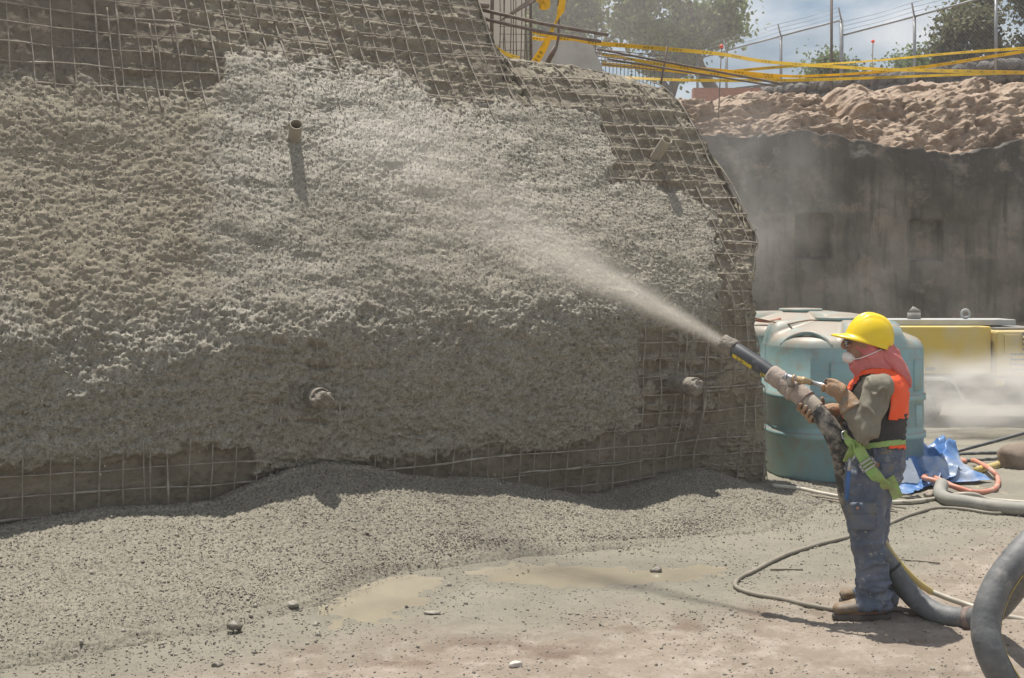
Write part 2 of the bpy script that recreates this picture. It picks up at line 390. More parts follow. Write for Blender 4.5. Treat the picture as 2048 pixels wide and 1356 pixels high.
# hexagonal netting behind the rods
mb = MB(); hs, hh = .056, .040; hv = []; hf = []
for (sa_, sb_, za, zb2) in [(.6, 3.6, 2.75, 3.9), (4.6, 6.2, 2.2, 3.35)]:
    for i in range(int((sb_ - sa_) / hs)):
        for j in range(int((zb2 - za) / hh)):
            s_ = sa_ + (i + .5 * (j % 2)) * hs; z_ = za + j * hh
            for (x0, y0, x1, y1) in ((0, .33, .5, .66), (.5, .66, 1, .33), (0, .33, 0, -.34)):
                hv.append((s_ + x0 * hs, z_ + y0 * hh, s_ + x1 * hs, z_ + y1 * hh))
hv = A(hv); hv = hv[hv[:, 1] < T_of(hv[:, 0]) - .05]
pa = w_pt(hv[:, 0], hv[:, 1], .028 + .012 * n2(hv[:, 0] * 3, hv[:, 1] * 3, 80)); pb = w_pt(hv[:, 2], hv[:, 3], .028 + .012 * n2(hv[:, 2] * 3, hv[:, 3] * 3, 80))
uu, vv = proj(pa); ke = (exposure(uu, vv, hv[:, 0], hv[:, 1])[0] > .6) & (vv > -40); pa, pb = pa[ke], pb[ke]
rw = .0013; dn = A([D[0], D[1], 0]) * rw; up = A([0, 0, rw])
vs = np.stack([pa + dn, pa + up, pa - dn, pb + dn, pb + up, pb - dn], 1).reshape(-1, 3)
i6 = np.arange(len(pa))[:, None] * 6
fs = np.concatenate([i6 + A([0, 1, 4, 3]), i6 + A([1, 2, 5, 4]), i6 + A([2, 0, 3, 5])], 0)
mk('wire_netting', vs, fs, M_ROD, sprayed_wall, kind='stuff', smooth=False)
# ------------------------------------------------------------------ weep pipes in the wall
M_PVC = pm('dusty_pvc', (.40, .35, .25), (.30, .26, .19), 8, .6, .3, 60, dirt=(.30, .28, .24), dscale=7, damt=(.4, .65))
M_CLOG = pm('clogged_concrete', (.27, .245, .205), (.17, .15, .12), 20, .8, 1.0, 60, bd=.015)
def on_wall(u, v, out=.07):
    s_, z_ = solve(u, v, -out); return w_pt(A([s_]), A([z_]), out)[0], s_, z_
def pipe(u, v, r, length, direc, label, clog=False):
    p, s_, z_ = on_wall(u, v); d = A(direc, float); d /= np.linalg.norm(d)
    rt = root('weep_pipe', p - d * .12, label, 'pipe')
    a = p - d * .12; b = p + d * length; n = 28
    t_, e1, e2 = frames(A([a, b])); ang = np.linspace(0, 2 * np.pi, n, endpoint=False); e1, e2 = e1[0], e2[0]
    prof = [(0, r), (.3, r), (.6, r), (.97, r), (1, r * .985), (1, r * .87), (.96, r * .85), (.5, r * .84), (.2, r * .84)]
    v_ = A([a + (b - a) * k + (e1 * np.cos(x) + e2 * np.sin(x)) * rr for k, rr in prof for x in ang])
    m = len(prof); f = [(i * n + j, i * n + (j + 1) % n, (i + 1) * n + (j + 1) % n, (i + 1) * n + j) for i in range(m - 1) for j in range(n)]
    if clog: v_ = v_ + (n3(v_ * 40, 3) * .005)[:, None] * (v_ - (a + b) / 2) / r
    mk('tube', v_, f, M_CLOG if clog else M_PVC, rt)
    if clog:
        rv, rf = rock(3, int(u) % 17, .30, (r * 1.02, r * 1.02, r * .95)); rv = rv * (1 + .10 * n3(rv * 70, 5))[:, None]; mk('concrete_plug', rv + b - d * r * .35, rf, M_CLOG, rt)
    else:
        ang2 = np.linspace(0, 2 * np.pi, n, endpoint=False); qv = A([a + (b - a) * .35 + (e1 * np.cos(x) + e2 * np.sin(x)) * r * .85 for x in ang2]); mk('silt_fill', qv, [tuple(range(n))], M_CLOG, rt)
    return rt
pipe(590, 283, .052, .17, (.22, -.78, .50), 'open round drain pipe in the sprayed face beside the brightest wet patch')
pipe(1316, 318, .052, .20, (.38, -.62, .62), 'cream open drain pipe poking through the bare mesh near the wall corner')
pipe(628, 800, .078, .17, (.45, -.85, .05), 'stub pipe clogged with concrete in the wholly sprayed shaded face', True)
pipe(1352, 770, .075, .27, (.50, -.85, .02), 'stub pipe clogged with concrete amid the unsprayed mesh near the nozzle', True)
# ------------------------------------------------------------------ pit floor
PUD = [[(640, 1225), (672, 1195), (730, 1165), (800, 1150), (870, 1143), (915, 1150), (905, 1172), (850, 1195), (790, 1215), (730, 1240), (675, 1246)],
       [(915, 1140), (965, 1120), (1060, 1112), (1160, 1122), (1290, 1128), (1400, 1126), (1480, 1130), (1490, 1142), (1420, 1150), (1330, 1160), (1250, 1172), (1130, 1176), (1010, 1168), (935, 1155)],
       [(1880, 972), (1930, 962), (1990, 968), (2030, 976), (1990, 985), (1930, 986)]]
def in_poly(x, y, poly):
    c = np.zeros(x.shape, bool); n = len(poly)
    for i in range(n):
        (x0, y0), (x1, y1) = poly[i], poly[(i + 1) % n]
        k = ((y0 > y) != (y1 > y)) & (x < (x1 - x0) * (y - y0) / (y1 - y0 + 1e-9) + x0); c ^= k
    return c
def d_poly(x, y, poly):
    d = np.full(x.shape, 1e9); n = len(poly)
    for i in range(n):
        a, b = A(poly[i], float), A(poly[(i + 1) % n], float); ab = b - a
        t = np.clip(((x - a[0]) * ab[0] + (y - a[1]) * ab[1]) / (ab @ ab), 0, 1)
        d = np.minimum(d, np.hypot(x - a[0] - t * ab[0], y - a[1] - t * ab[1]))
    return np.where(in_poly(x, y, poly), -d, d)
PUDW = [[tuple(G(a, b)[:2]) for a, b in p] for p in PUD]
def puddle_d(X, Y): return np.minimum.reduce([d_poly(X, Y, p) for p in PUDW])
def soil_mask(X, Y):
    """pinkish trodden earth, as against grey mud"""
    uu, vv = CU + F * X / Y, HV + CH * F / Y
    e = interp(uu, [(-600, 1420), (150, 1370), (500, 1325), (800, 1275), (1100, 1262), (1350, 1232), (1600, 1190), (1800, 1135), (2048, 1050), (2600, 1000)])
    return sstep(-40, 60, vv - e + 45 * fbm2(X * 1.6, Y * 1.6, 4, 90))
def ground_h(X, Y):
    h = .020 * fbm2(X * .9, Y * .9, 3, 91) + .010 * fbm2(X * 4, Y * 4, 3, 92)
    sm_ = soil_mask(X, Y)
    h = h + .008 * fbm2(X * 14, Y * 14, 3, 93) * (.5 + .5 * sm_) + .004 * n2(X * 50, Y * 50, 94)
    h = h + sm_ * (.012 * fbm2(X * 1.1 + .25 * Y, Y * 7, 3, 88) - .018 * sstep(.35, .6, n2(X * .8 + .4 * Y, Y * 4.5, 89)))
    near = sstep(3.2, 4.2, Y) * sstep(16, 13, Y)
    h = h * (.4 + .6 * near)
    pd = puddle_d(X, Y)
    k = sstep(.32, 0, pd); h = h * (1 - .75 * k) - .003 * k - .020 * sstep(.06, -.12, pd + .12 * n2(X * 4, Y * 5, 95) + .09 * n2(X * 11, Y * 13, 99))
    return h
rows = np.r_[np.linspace(1520, 1000, 270), np.linspace(998, 700, 70), np.linspace(690, 570, 10)]
Yr = CH * F / (rows - HV); cols = np.linspace(-260, 2320, 540)
Y = Yr[:, None] + 0 * cols[None]; X = (cols[None] - CU) / F * Y
gz = ground_h(X, Y)
gp = np.stack([X, Y, gz], -1)
lft = gp[:, 0] * A([1, 1, 0]) + A([-60, 0, -.1]); rgt = gp[:, -1] * A([1, 1, 0]) + A([60, 0, -.1])
gp = np.concatenate([lft[:, None], gp, rgt[:, None]], 1)
nearrow = gp[0] * A([1, 0, 0]) + A([0, -40, -.1]); farrow = gp[-1] * A([3, 0, 0]) + A([0, 900, -.1])
gp = np.concatenate([nearrow[None], gp, farrow[None]], 0)
soil = soil_mask(gp[..., 0], np.maximum(gp[..., 1], 2)); damp = sstep(.25, .0, puddle_d(gp[..., 0], gp[..., 1]))
uu, vv = CU + F * gp[..., 0] / np.maximum(gp[..., 1], 1), HV + CH * F / np.maximum(gp[..., 1], 1)
blot = np.maximum.reduce([np.exp(-((uu - a) / c) ** 2 - ((vv - b - .03 * (uu - a)) / d) ** 2) for a, b, c, d in ((1000, 1290, 190, 22), (1330, 1250, 150, 20), (1120, 1310, 60, 16), (800, 1322, 90, 12), (1560, 1228, 90, 14), (600, 1300, 90, 14), (1830, 1290, 60, 10))])
blot = blot * sstep(-.25, .25, fbm2(gp[..., 0] * 5, gp[..., 1] * 5, 4, 96))
t = NT('pit_floor')
mud = t.mix(t.ramp(t.noise(2.2, 7, .6), .35, .65), (.262, .245, .196), (.215, .20, .16))
earth_c = t.mix(t.ramp(t.noise(1.6, 8, .65), .34, .66), (.318, .268, .216), (.245, .202, .160))
earth_c = t.mix(t.ramp(t.noise(7, 7, .7), .48, .68), earth_c, (.40, .345, .295))
mud = t.mix(t.ramp(t.noise(30, 5, .7), .55, .72), mud, (.15, .135, .11))
earth_c = t.mix(t.ramp(t.noise(38, 5, .7), .58, .75), earth_c, (.22, .17, .13))
col = t.mix(t.attr('soil'), mud, earth_c)
col = t.mix(t.math('MULTIPLY', t.attr('blot'), .8), col, (.165, .115, .085))
col = t.mix(t.math('MULTIPLY', t.attr('damp'), .55), col, (.21, .195, .155))
rough = t.math('SUBTRACT', .92, t.math('MULTIPLY', t.attr('damp'), .5))
M_GROUND = t.out(col, rough, t.noise(80, 7, .75), .9, .015, spec=.35)
ground = mk('ground', gp.reshape(-1, 3), gridf(*gp.shape[:2]), M_GROUND, kind='structure', attrs={'soil': soil, 'damp': damp, 'blot': blot})
t = NT('muddy_water')
M_WATER = t.out(t.mix(t.ramp(t.noise(3, 5), .35, .65), (.285, .255, .19), (.24, .215, .165)), .12, t.noise(14, 3), .06, .01, spec=.4)
for k, p in enumerate(PUDW):
    c = A(p).mean(0); ring = [tuple(c + (A(q) - c) * 1.16 + .20 * (A(q) - c) / np.linalg.norm(A(q) - c)) for q in p]
    rs = spline([A([*q, 0]) for q in ring] + [A([*ring[0], 0])], 6)[:-1]; rs[:, 2] = -.0125 - .0022 * k
    cc = A([c[0], c[1], rs[0, 2]]); mk('puddle', np.concatenate([rs, cc[None]]), [(i, (i + 1) % len(rs), len(rs)) for i in range(len(rs))], M_WATER, kind='structure')
# ------------------------------------------------------------------ heap of fallen concrete along the wall foot
HTOP = [(-900, 1075), (-300, 1080), (0, 1052), (90, 1035), (200, 1016), (330, 1012), (420, 1000), (500, 968), (570, 945), (640, 932), (720, 935), (790, 950), (870, 960), (960, 958), (1050, 972), (1130, 988), (1190, 988), (1260, 968), (1330, 945), (1390, 940), (1440, 955), (1490, 972), (1540, 985), (1600, 1010)]
def heap_top():
    out = []
    for uu_, vv_ in HTOP:
        s_, z_ = solve(uu_, vv_, -.02); out.append((s_, z_))
    return A(sorted(out))
HT = heap_top()
HW = [(-1.5, 1.9), (0, 1.75), (.8, 1.7), (1.5, 1.45), (2.2, 1.12), (3.2, 1.05), (3.8, 1.15), (4.4, 1.2), (5.2, 1.25), (6.0, 1.0), (6.6, .7), (7.3, .5)]
def heap_h(s_, d_):
    """height of the heap s_ metres along the wall and d_ metres out from it"""
    top = np.interp(s_, HT[:, 0], np.maximum(HT[:, 1], .04)); wd = interp(s_, HW) * (1 + .18 * n2(s_ * 1.3, 0 * s_, 97))
    k = np.clip(d_ / wd, -.4, 1.6)
    prof = np.where(k < .12, 1.0 + .05 * np.sin(k * 14), 1.0 - 1.10 * (k - .12) + .22 * (k - .12) ** 2)
    h = top * prof
    h = h * (1 + .0 * s_) + .02 * fbm2(s_ * 2.2, d_ * 2.2, 3, 98) * sstep(1.25, .6, k)
    return h - .06 * sstep(6.5, 7.5, s_)
hs_ = np.linspace(-1.5, 7.4, 820)[None]; hd = np.r_[np.linspace(-.25, 0, 10)[:-1], np.linspace(0, 2.3, 300)][:, None]
S_ = hs_ + 0 * hd; D_ = hd + 0 * hs_
hh_ = heap_h(S_, D_)
w1, id1 = worley(S_ * 46 + .8 * n2(S_ * 28, D_ * 28, 100), D_ * 46, 101); w2, _ = worley(S_ * 84, D_ * 84, 102)
cov = sstep(-.6, .1, fbm2(S_ * 3, D_ * 3, 3, 103) + 1.1 - 1.2 * np.clip(D_ / (interp(S_, HW) * 1.05), 0, 2))
hh_ = hh_ + cov * (.015 * (1 - 1.45 * w1) * (.2 + 1.3 * id1) + .007 * (1 - 1.5 * w2)) + .004 * fbm2(S_ * 20, D_ * 20, 3, 104)
hp = np.stack([P0[0] + D[0] * S_ - B[0] * D_, P0[1] + D[1] * S_ - B[1] * D_, hh_], -1)
pdm = puddle_d(hp[..., 0], hp[..., 1]); hp[..., 2] -= .05 * sstep(.16, -.04, pdm) + .10 * sstep(1.9, 2.3, D_) + .10 * sstep(1.12, 1.35, D_ / interp(S_, HW))
t = NT('rebound')
col = t.mix(t.ramp(t.noise(2.0, 6), .35, .65), (.228, .212, .164), (.182, .168, .130))
col = t.mix(t.ramp(t.noise(62, 4, .6), .47, .62), col, (.10, .088, .068))
M_HEAP = t.out(col, .8, t.noise(150, 4, .6), .5, .006, spec=.4)
mk('rebound_heap', hp.reshape(-1, 3), gridf(*hp.shape[:2])[:, ::-1], M_HEAP, label='long low heap of grey crumbly rebound along the foot of the sprayed wall', cat='heap')
def floor_z(X, Y):
    r_ = A([X, Y], float) - P0; s_, d_ = r_ @ D, -(r_ @ B)
    g_ = float(ground_h(A([X]), A([Y]))[0])
    if -1.5 < s_ < 7.4 and -.2 < d_ < 2.3: g_ = max(g_, float(heap_h(A([s_]), A([d_]))[0]))
    return g_
# crumbs and pebbles: too many to count
def pebbles(name, pos, size, mat, seed, flat=.7, parent=None):
    r_ = np.random.default_rng(seed); v0 = A([[1, 0, 0], [-1, 0, 0], [0, 1, 0], [0, -1, 0], [0, 0, 1], [0, 0, -1.]]); f0 = A([[0, 2, 4], [2, 1, 4], [1, 3, 4], [3, 0, 4], [2, 0, 5], [1, 2, 5], [3, 1, 5], [0, 3, 5]]); n = len(pos); nv = len(v0)
    q = r_.normal(size=(n, 3, 3)); q, _ = np.linalg.qr(q); jit = 1 + .28 * r_.normal(size=(n, nv, 1)).clip(-1.2, 1.2)
    sc_ = size[:, None, None] * A([1, .8, flat]) * r_.uniform(.75, 1.25, (n, 1, 3))
    vv_ = np.einsum('nij,nvj->nvi', q, v0[None] * jit * sc_) + pos[:, None]
    ff = f0[None] + (np.arange(n) * nv)[:, None, None]
    return mk(name, vv_.reshape(-1, 3), ff.reshape(-1, 3), mat, parent, kind='stuff', smooth=False)
def zfloor_arr(X, Y):
    s_ = (X - P0[0]) * D[0] + (Y - P0[1]) * D[1]; d_ = -((X - P0[0]) * B[0] + (Y - P0[1]) * B[1])
    g_ = ground_h(X, Y); h_ = np.where((s_ > -1.5) & (s_ < 7.4) & (d_ > -.2) & (d_ < 2.3), heap_h(s_, d_), -1)
    return np.maximum(g_, h_), s_, d_
M_PEB_D = pm('wet_pebble', (.11, .096, .076), (.17, .15, .12), 9, .55)
M_PEB_L = pm('grey_pebble', (.30, .272, .225), (.22, .2, .165), 9, .75)
N = 44000; vv = HV + CH * F / rng.uniform(4.4, 10.5, N); Yp = CH * F / (vv - HV); Xp = (rng.uniform(-60, 2150, N) - CU) / F * Yp
zf, s_, d_ = zfloor_arr(Xp, Yp); sm_ = soil_mask(Xp, Yp); pd = puddle_d(Xp, Yp)
dens = np.clip(1.1 - .5 * sm_ - .35 * np.clip((9.2 - Yp) / 5, 0, 1), .05, 1) * (.35 + .65 * sstep(-.3, .3, fbm2(Xp * 2, Yp * 2, 3, 110))); dens = np.where(pd < -.05, .25, dens)
k = (rng.uniform(0, 1, N) < dens) & (d_ > .03) | ((d_ > .03) & (s_ > 6.6) & (rng.uniform(0, 1, N) < .3))
sz = np.clip(rng.lognormal(-5.3, .42, N), .0025, .022)
pos = np.stack([Xp, Yp, zf + sz * .15 + .008 * ((d_ < 1.3) & (d_ > 0))], -1)[k]; szk = sz[k]; sel = rng.uniform(0, 1, len(pos)) < .4
pebbles('dark_pebbles', pos[sel], szk[sel], M_PEB_D, 1); pebbles('grey_crumbs', pos[~sel], szk[~sel] * 1.15, M_PEB_L, 2)
nh = 36000; hs2 = rng.uniform(-1.2, 7.0, nh); hd2 = rng.uniform(.02, 1.0, nh) * interp(hs2, HW) * 1.1
Xh = P0[0] + D[0] * hs2 - B[0] * hd2; Yh = P0[1] + D[1] * hs2 - B[1] * hd2; uh = CU + F * Xh / Yh; kk = (uh > -60) & (uh < 1700) & (puddle_d(Xh, Yh) > .05)
hz2 = zfloor_arr(Xh, Yh)[0] + .008; sz2 = np.clip(rng.lognormal(-5.3, .35, nh), .0025, .014); ph = np.stack([Xh, Yh, hz2], -1)[kk]; sz2 = sz2[kk]; sel = rng.uniform(0, 1, len(ph)) < .36
pebbles('heap_dark_grains', ph[sel], sz2[sel], M_PEB_D, 11); pebbles('heap_grey_grains', ph[~sel], sz2[~sel] * 1.2, M_PEB_L, 12)
# sand and aggregate grains standing proud of the sprayed coat
gi = rng.integers(0, wall_ex.size, 120000); wu, wv = wall_uv[0].ravel()[gi], wall_uv[1].ravel()[gi]
kk = (wu > -40) & (wu < 1500) & (wv > -30) & (rng.uniform(0, 1, len(gi)) > wall_ex.ravel()[gi] * 1.0); gi = gi[kk][:42000]
gp_ = wall_pts.reshape(-1, 3)[gi] + rng.normal(size=(len(gi), 3)) * .003; gs = np.clip(rng.lognormal(-5.25, .38, len(gi)), .0025, .012); sel = rng.uniform(0, 1, len(gi)) < .42
pebbles('dark_aggregate', gp_[sel], gs[sel], pm('dark_aggregate', (.125, .108, .08), (.18, .16, .12), 9, .6), 21, .8, sprayed_wall); pebbles('pale_aggregate', gp_[~sel], gs[~sel], pm('pale_aggregate', (.33, .31, .26), (.27, .25, .2), 9, .55), 22, .8, sprayed_wall)
def clod(u, v, r, label, mat, seed, name='clod', cat='clod', sq=(1, .8, .6)):
    for _ in range(3):
        g0 = G(u, v); z_ = floor_z(g0[0], g0[1]); g0 = G(u, v, z_)
    rv, rf = rock(2, seed, .3, sq); mk(name, rv * r + A([g0[0], g0[1], floor_z(g0[0], g0[1]) + r * sq[2] * .55]), rf, mat, label=label, cat=cat)
clod(468, 1250, .045, 'dark lump of concrete lying in the mud by the glittering wet patch', M_PEB_D, 3)
clod(585, 1205, .035, 'small grey lump on the lower slope of the rebound heap', M_PEB_L, 4)
clod(868, 1228, .04, 'flat grey lump lying beside the larger puddle', M_PEB_L, 5, sq=(1.3, .7, .3))
clod(1312, 1146, .045, 'brown lump standing in the long shallow puddle', M_PEB_D, 6)
clod(1263, 1147, .02, 'tiny dark lump standing in the long shallow puddle', M_PEB_D, 16)
clod(1030, 1333, .032, 'pale angular stone on the bare pinkish earth', pm('pale_stone', (.6, .56, .5)), 7, 'stone', 'stone', (1, .7, .45))
clod(435, 1333, .028, 'dark pebble alone on smooth grey mud', M_PEB_D, 8, 'stone', 'stone')
clod(2040, 935, .19, 'brown boulder behind the yellow hose', pm('brown_rock', (.26, .205, .16), (.18, .14, .11), 6, .9, .8, 30), 9, 'boulder', 'boulder', (1, .8, .85))
clod(1860, 995, .05, 'tan stone beside the kinked end of the thick grey hose', pm('tan_stone', (.36, .30, .24)), 10, 'stone', 'stone', (1, .8, .8))
# ------------------------------------------------------------------ far side of the pit: older concrete wall, earth bank, upper ground
YW = 20.0
TOPV = [(900, 268), (1430, 266), (1500, 275), (1560, 268), (1620, 262), (1680, 272), (1750, 286), (1830, 300), (1900, 307), (1960, 303), (2010, 294), (2048, 280), (2200, 262), (2600, 270)]
xs = np.linspace(-1.0, 14.5, 430); us = CU + F * xs / YW
ztop = CH + (HV - interp(us, TOPV)) / F * YW + .09 * fbm2(xs * 2.2, 0 * xs, 4, 120, .65) + .03 * n2(xs * 14, 0 * xs, 119)
tz = np.linspace(0, 1, 150)[:, None]; X = xs[None] + 0 * tz; Z = -.1 + tz * (ztop[None] + .1)
U_, V_ = CU + F * X / YW, HV - F * (Z - CH) / YW
dep = .12 * fbm2(X * .7, Z * .9, 4, 121) + .02 * fbm2(X * 4, Z * 3, 3, 122) + .012 * n2(X * 14, Z * 1.2, 123) * sstep(4.0, 2.6, Z)
dep = dep - .10 * sstep(.35, 0, ztop[None] - Z) * (0.6 + .6 * n2(X * 2.5, Z * 0, 124)) + .08 * sstep(-.3, .3, n2(X * .7 + 3, Z * 1.2, 125)) * sstep(2.4, 3.6, Z)
for (a, b, c, d) in ((1590, 1664, 428, 517), (1822, 1887, 441, 520)):
    m = (U_ > a) & (U_ < b) & (V_ > c) & (V_ < d); dep = np.where(m, -.16, dep)
pts = np.stack([X, YW - dep, Z], -1)
back1 = pts[-1] + A([0, .35, .02]); back2 = pts[-1] + A([0, 2.5, -.4]); pts = np.concatenate([pts, back1[None], back2[None]], 0)
t = NT('old_shotcrete')
col = t.mix(t.ramp(t.noise(1.1, 7, .6), .35, .65), (.27, .245, .21), (.125, .112, .097))
low = t.ramp(t.n('ShaderNodeSeparateXYZ').outputs[2], 0, 1)
sep = t.n('ShaderNodeSeparateXYZ'); t.l(t.coord(), sep.inputs[0])
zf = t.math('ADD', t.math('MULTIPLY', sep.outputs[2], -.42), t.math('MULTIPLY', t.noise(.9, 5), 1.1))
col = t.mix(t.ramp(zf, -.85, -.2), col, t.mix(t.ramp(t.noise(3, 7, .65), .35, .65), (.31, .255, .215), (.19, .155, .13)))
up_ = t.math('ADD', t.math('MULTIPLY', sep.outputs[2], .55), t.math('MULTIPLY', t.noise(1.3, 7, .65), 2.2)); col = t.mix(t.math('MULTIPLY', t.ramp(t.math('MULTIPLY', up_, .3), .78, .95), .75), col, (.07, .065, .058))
stre = t.noise(1, 6, .6, stretch=(7, 7, .55)); col = t.mix(t.math('MULTIPLY', t.ramp(stre, .5, .72), .75), col, (.072, .064, .058))
col = t.mix(t.math('MULTIPLY', t.ramp(t.noise(1.7, 8, .72), .53, .66), .8), col, (.30, .255, .205))
M_OLD = t.out(col, .93, t.noise(12, 7, .7), .7, .05)
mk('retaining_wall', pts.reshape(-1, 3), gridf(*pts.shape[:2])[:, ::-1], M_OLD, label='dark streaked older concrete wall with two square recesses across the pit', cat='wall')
CRV = [(900, 215), (1380, 208), (1450, 192), (1540, 190), (1600, 200), (1640, 182), (1740, 180), (1790, 172), (1850, 170), (1960, 164), (2048, 168), (2300, 160), (2700, 170)]
xs = np.linspace(-1.5, 17, 460)[None]; tt = np.linspace(0, 1, 170)[:, None]
x = xs + 0 * tt; zt = np.interp(x, np.linspace(-1, 14.5, 430), ztop) - .05; ucr = CU + F * x / 22.5
zc = CH + (HV - interp(ucr, CRV)) / F * 22.5
fY = np.interp(tt, [0, .12, .3, .6, .85, 1], [0, .35, .6, 1.2, 2.1, 4.2]) + 0 * x; fz = np.interp(tt, [0, .12, .3, .6, .85, 1], [0, .06, .35, .72, 1.0, 1.0]) + 0 * x
wk1, wi1 = worley(x * 1.6 + .5 * n2(x * 3, tt * 8, 135), tt * 4.5 + .4 * n2(x * 4, tt * 9, 136), 137); wk2, wi2 = worley(x * 5, tt * 14, 138)
bump = .30 * (np.abs(fbm2(x * .9, tt * 2.6, 4, 130)) * -1.3 + .3) + .16 * (wi1 - .5) * sstep(.75, .35, wk1) + .08 * (wi2 - .3) * sstep(.7, .4, wk2) + .10 * fbm2(x * 4, tt * 11, 4, 131, .6) + .07 * fbm2(x * 13, tt * 34, 3, 132, .6)
led = sstep(0, .12, tt) * sstep(1, .9, tt)
gul = np.exp(-((ucr - 1632 - 40 * (1 - tt)) / 22) ** 2) * sstep(.2, .5, tt)
pts = np.stack([x, YW + .1 + fY - bump * led * 1.2 + .5 * gul, zt + (zc - zt) * fz + bump * led * .45 - .25 * gul * led], -1)
t = NT('earth_bank')
col = t.mix(t.ramp(t.noise(1.4, 8, .65), .33, .67), (.45, .35, .265), (.34, .255, .19))
col = t.mix(t.ramp(t.noise(6, 7, .7), .52, .72), col, (.52, .43, .34)); col = t.mix(t.ramp(t.noise(16, 6, .7), .56, .74), col, (.22, .16, .12))
M_BANK = t.out(col, .95, t.noise(14, 8, .7), .9, .06)
mk('earth_bank', pts.reshape(-1, 3), gridf(*pts.shape[:2])[:, ::-1], M_BANK, kind='structure')
gx = np.linspace(-60, 80, 60)[None]; gy = np.r_[24.2, 26, 28, 32, 40, 60, 120, 300][:, None]
gz_ = 4.75 + .03 * np.clip(gx, -10, 20) + .012 * (gy - 24) + .1 * n2(gx * .5, gy * .5, 133)
mk('upper_ground', np.stack([gx + 0 * gy, gy + 0 * gx, gz_], -1).reshape(-1, 3), gridf(8, 60), M_BANK, kind='structure')
ts = np.linspace(-14, SN - .3, 50)[None]; td = np.r_[3.6, 5, 7, 9, 12, 15][:, None]
to = .6 * (T_of(ts) - 1.6) + td; tzz = np.minimum(T_of(ts), 4.6) - .40 + .05 * n2(ts * 2, td, 134) + .12 * (td - 3.6) * sstep(3, 5.5, ts)
mk('terrace', np.stack([P0[0] + D[0] * ts + B[0] * to, P0[1] + D[1] * ts + B[1] * to, tzz + 0 * to], -1).reshape(-1, 3), gridf(6, 50), M_BANK, kind='structure')
# rubble stone wall on the upper ground
def wl(k):      # foot line of the stone wall
    a, b = P(1470, 175, 34.0), P(2330, 75, 24.5); return a + (b - a) * k
M_MORT = pm('mortar', (.17, .155, .14), (.12, .11, .1), 3, .95, .6, 10)
M_STONE = pm('volcanic_stone', (.17, .16, .15), (.105, .10, .095), 2.5, .9, .8, 14, dirt=(.26, .24, .21), dscale=5, bd=.02)
a, b = wl(0), wl(1); dv = (b - a); ln = np.hypot(dv[0], dv[1]); ud = dv / ln; nf = A([ud[1], -ud[0], 0]); nf = nf if nf[1] < 0 else -nf; ang = math.atan2(ud[1], ud[0])
stw = root('stone_wall', (*(a[:2] + b[:2]) / 2, 4.9), 'dark rubble stone wall on the upper ground below the chain link fence', 'wall')
n = 40; tv = []
for i in range(n + 1):
    c = wl(i / n)
    for (o, zz) in ((.0, 4.6), (.0, c[2]), (-.5, c[2] + .02), (-.5, 4.6)): tv.append(c * A([1, 1, 0]) + nf * o + A([0, 0, zz]))
mk('mortar_core', tv, [(i * 4 + j, i * 4 + 4 + j, i * 4 + 5 + j, i * 4 + 1 + j) for i in range(n) for j in range(3)], M_MORT, stw, smooth=False)
proto = []
for k in range(7):
    rv, rf = rock(1, 40 + k, .22, (1, .55, .85)); rv = rv @ A(Matrix.Rotation(ang, 3, 'Z')).T
    me = bpy.data.meshes.new('stone'); me.from_pydata([tuple(q) for q in rv], [], [tuple(int(i) for i in f) for f in rf]); me.materials.append(M_STONE); proto.append(me)
i = 0; pos_s = 0.0
while pos_s < ln:
    c = wl(pos_s / ln); wdt = random.uniform(.30, .46); zz = c[2] - .06; row = 0
    while zz > 5.25 and row < 4:
        hgt = random.uniform(.24, .34); st = bpy.data.objects.new('stone', random.choice(proto)); COL.objects.link(st); st.parent = stw
        pz = A([c[0], c[1], zz - hgt / 2]) + ud * random.uniform(-.07, .07) + nf * .02 - origin_of(stw); st.location = pz
        st.scale = (wdt * .56, wdt * .56, hgt * .60); st.rotation_euler = (random.uniform(-.15, .15), random.uniform(-.25, .25), 0); zz -= hgt; row += 1
    pos_s += wdt * .95
# red brick wall
t = NT('brick_red'); br = t.n('ShaderNodeTexBrick', Scale=5.0); br.inputs['Color1'].default_value = (.33, .15, .10, 1); br.inputs['Color2'].default_value = (.26, .115, .08, 1); br.inputs['Mortar'].default_value = (.3, .24, .2, 1)
mpn = t.n('ShaderNodeMapping'); mpn.inputs['Rotation'].default_value = (R(90), 0, 0); t.l(t.coord(), mpn.inputs[0]); t.l(mpn.outputs[0], br.inputs['Vector']); M_BRICK = t.out(br.outputs['Color'], .9)
mb = MB(); a, b = P(1385, 185, 30), P(1520, 160, 30); mb.box((a + b) / 2 * A([1, 1, 0]) + A([0, 0, 5.4]), (b[0] - a[0], .3, 2.3))
bw = mb.mesh('brick_wall', M_BRICK, label='low red brick wall behind the earth bank', cat='wall', smooth=False)
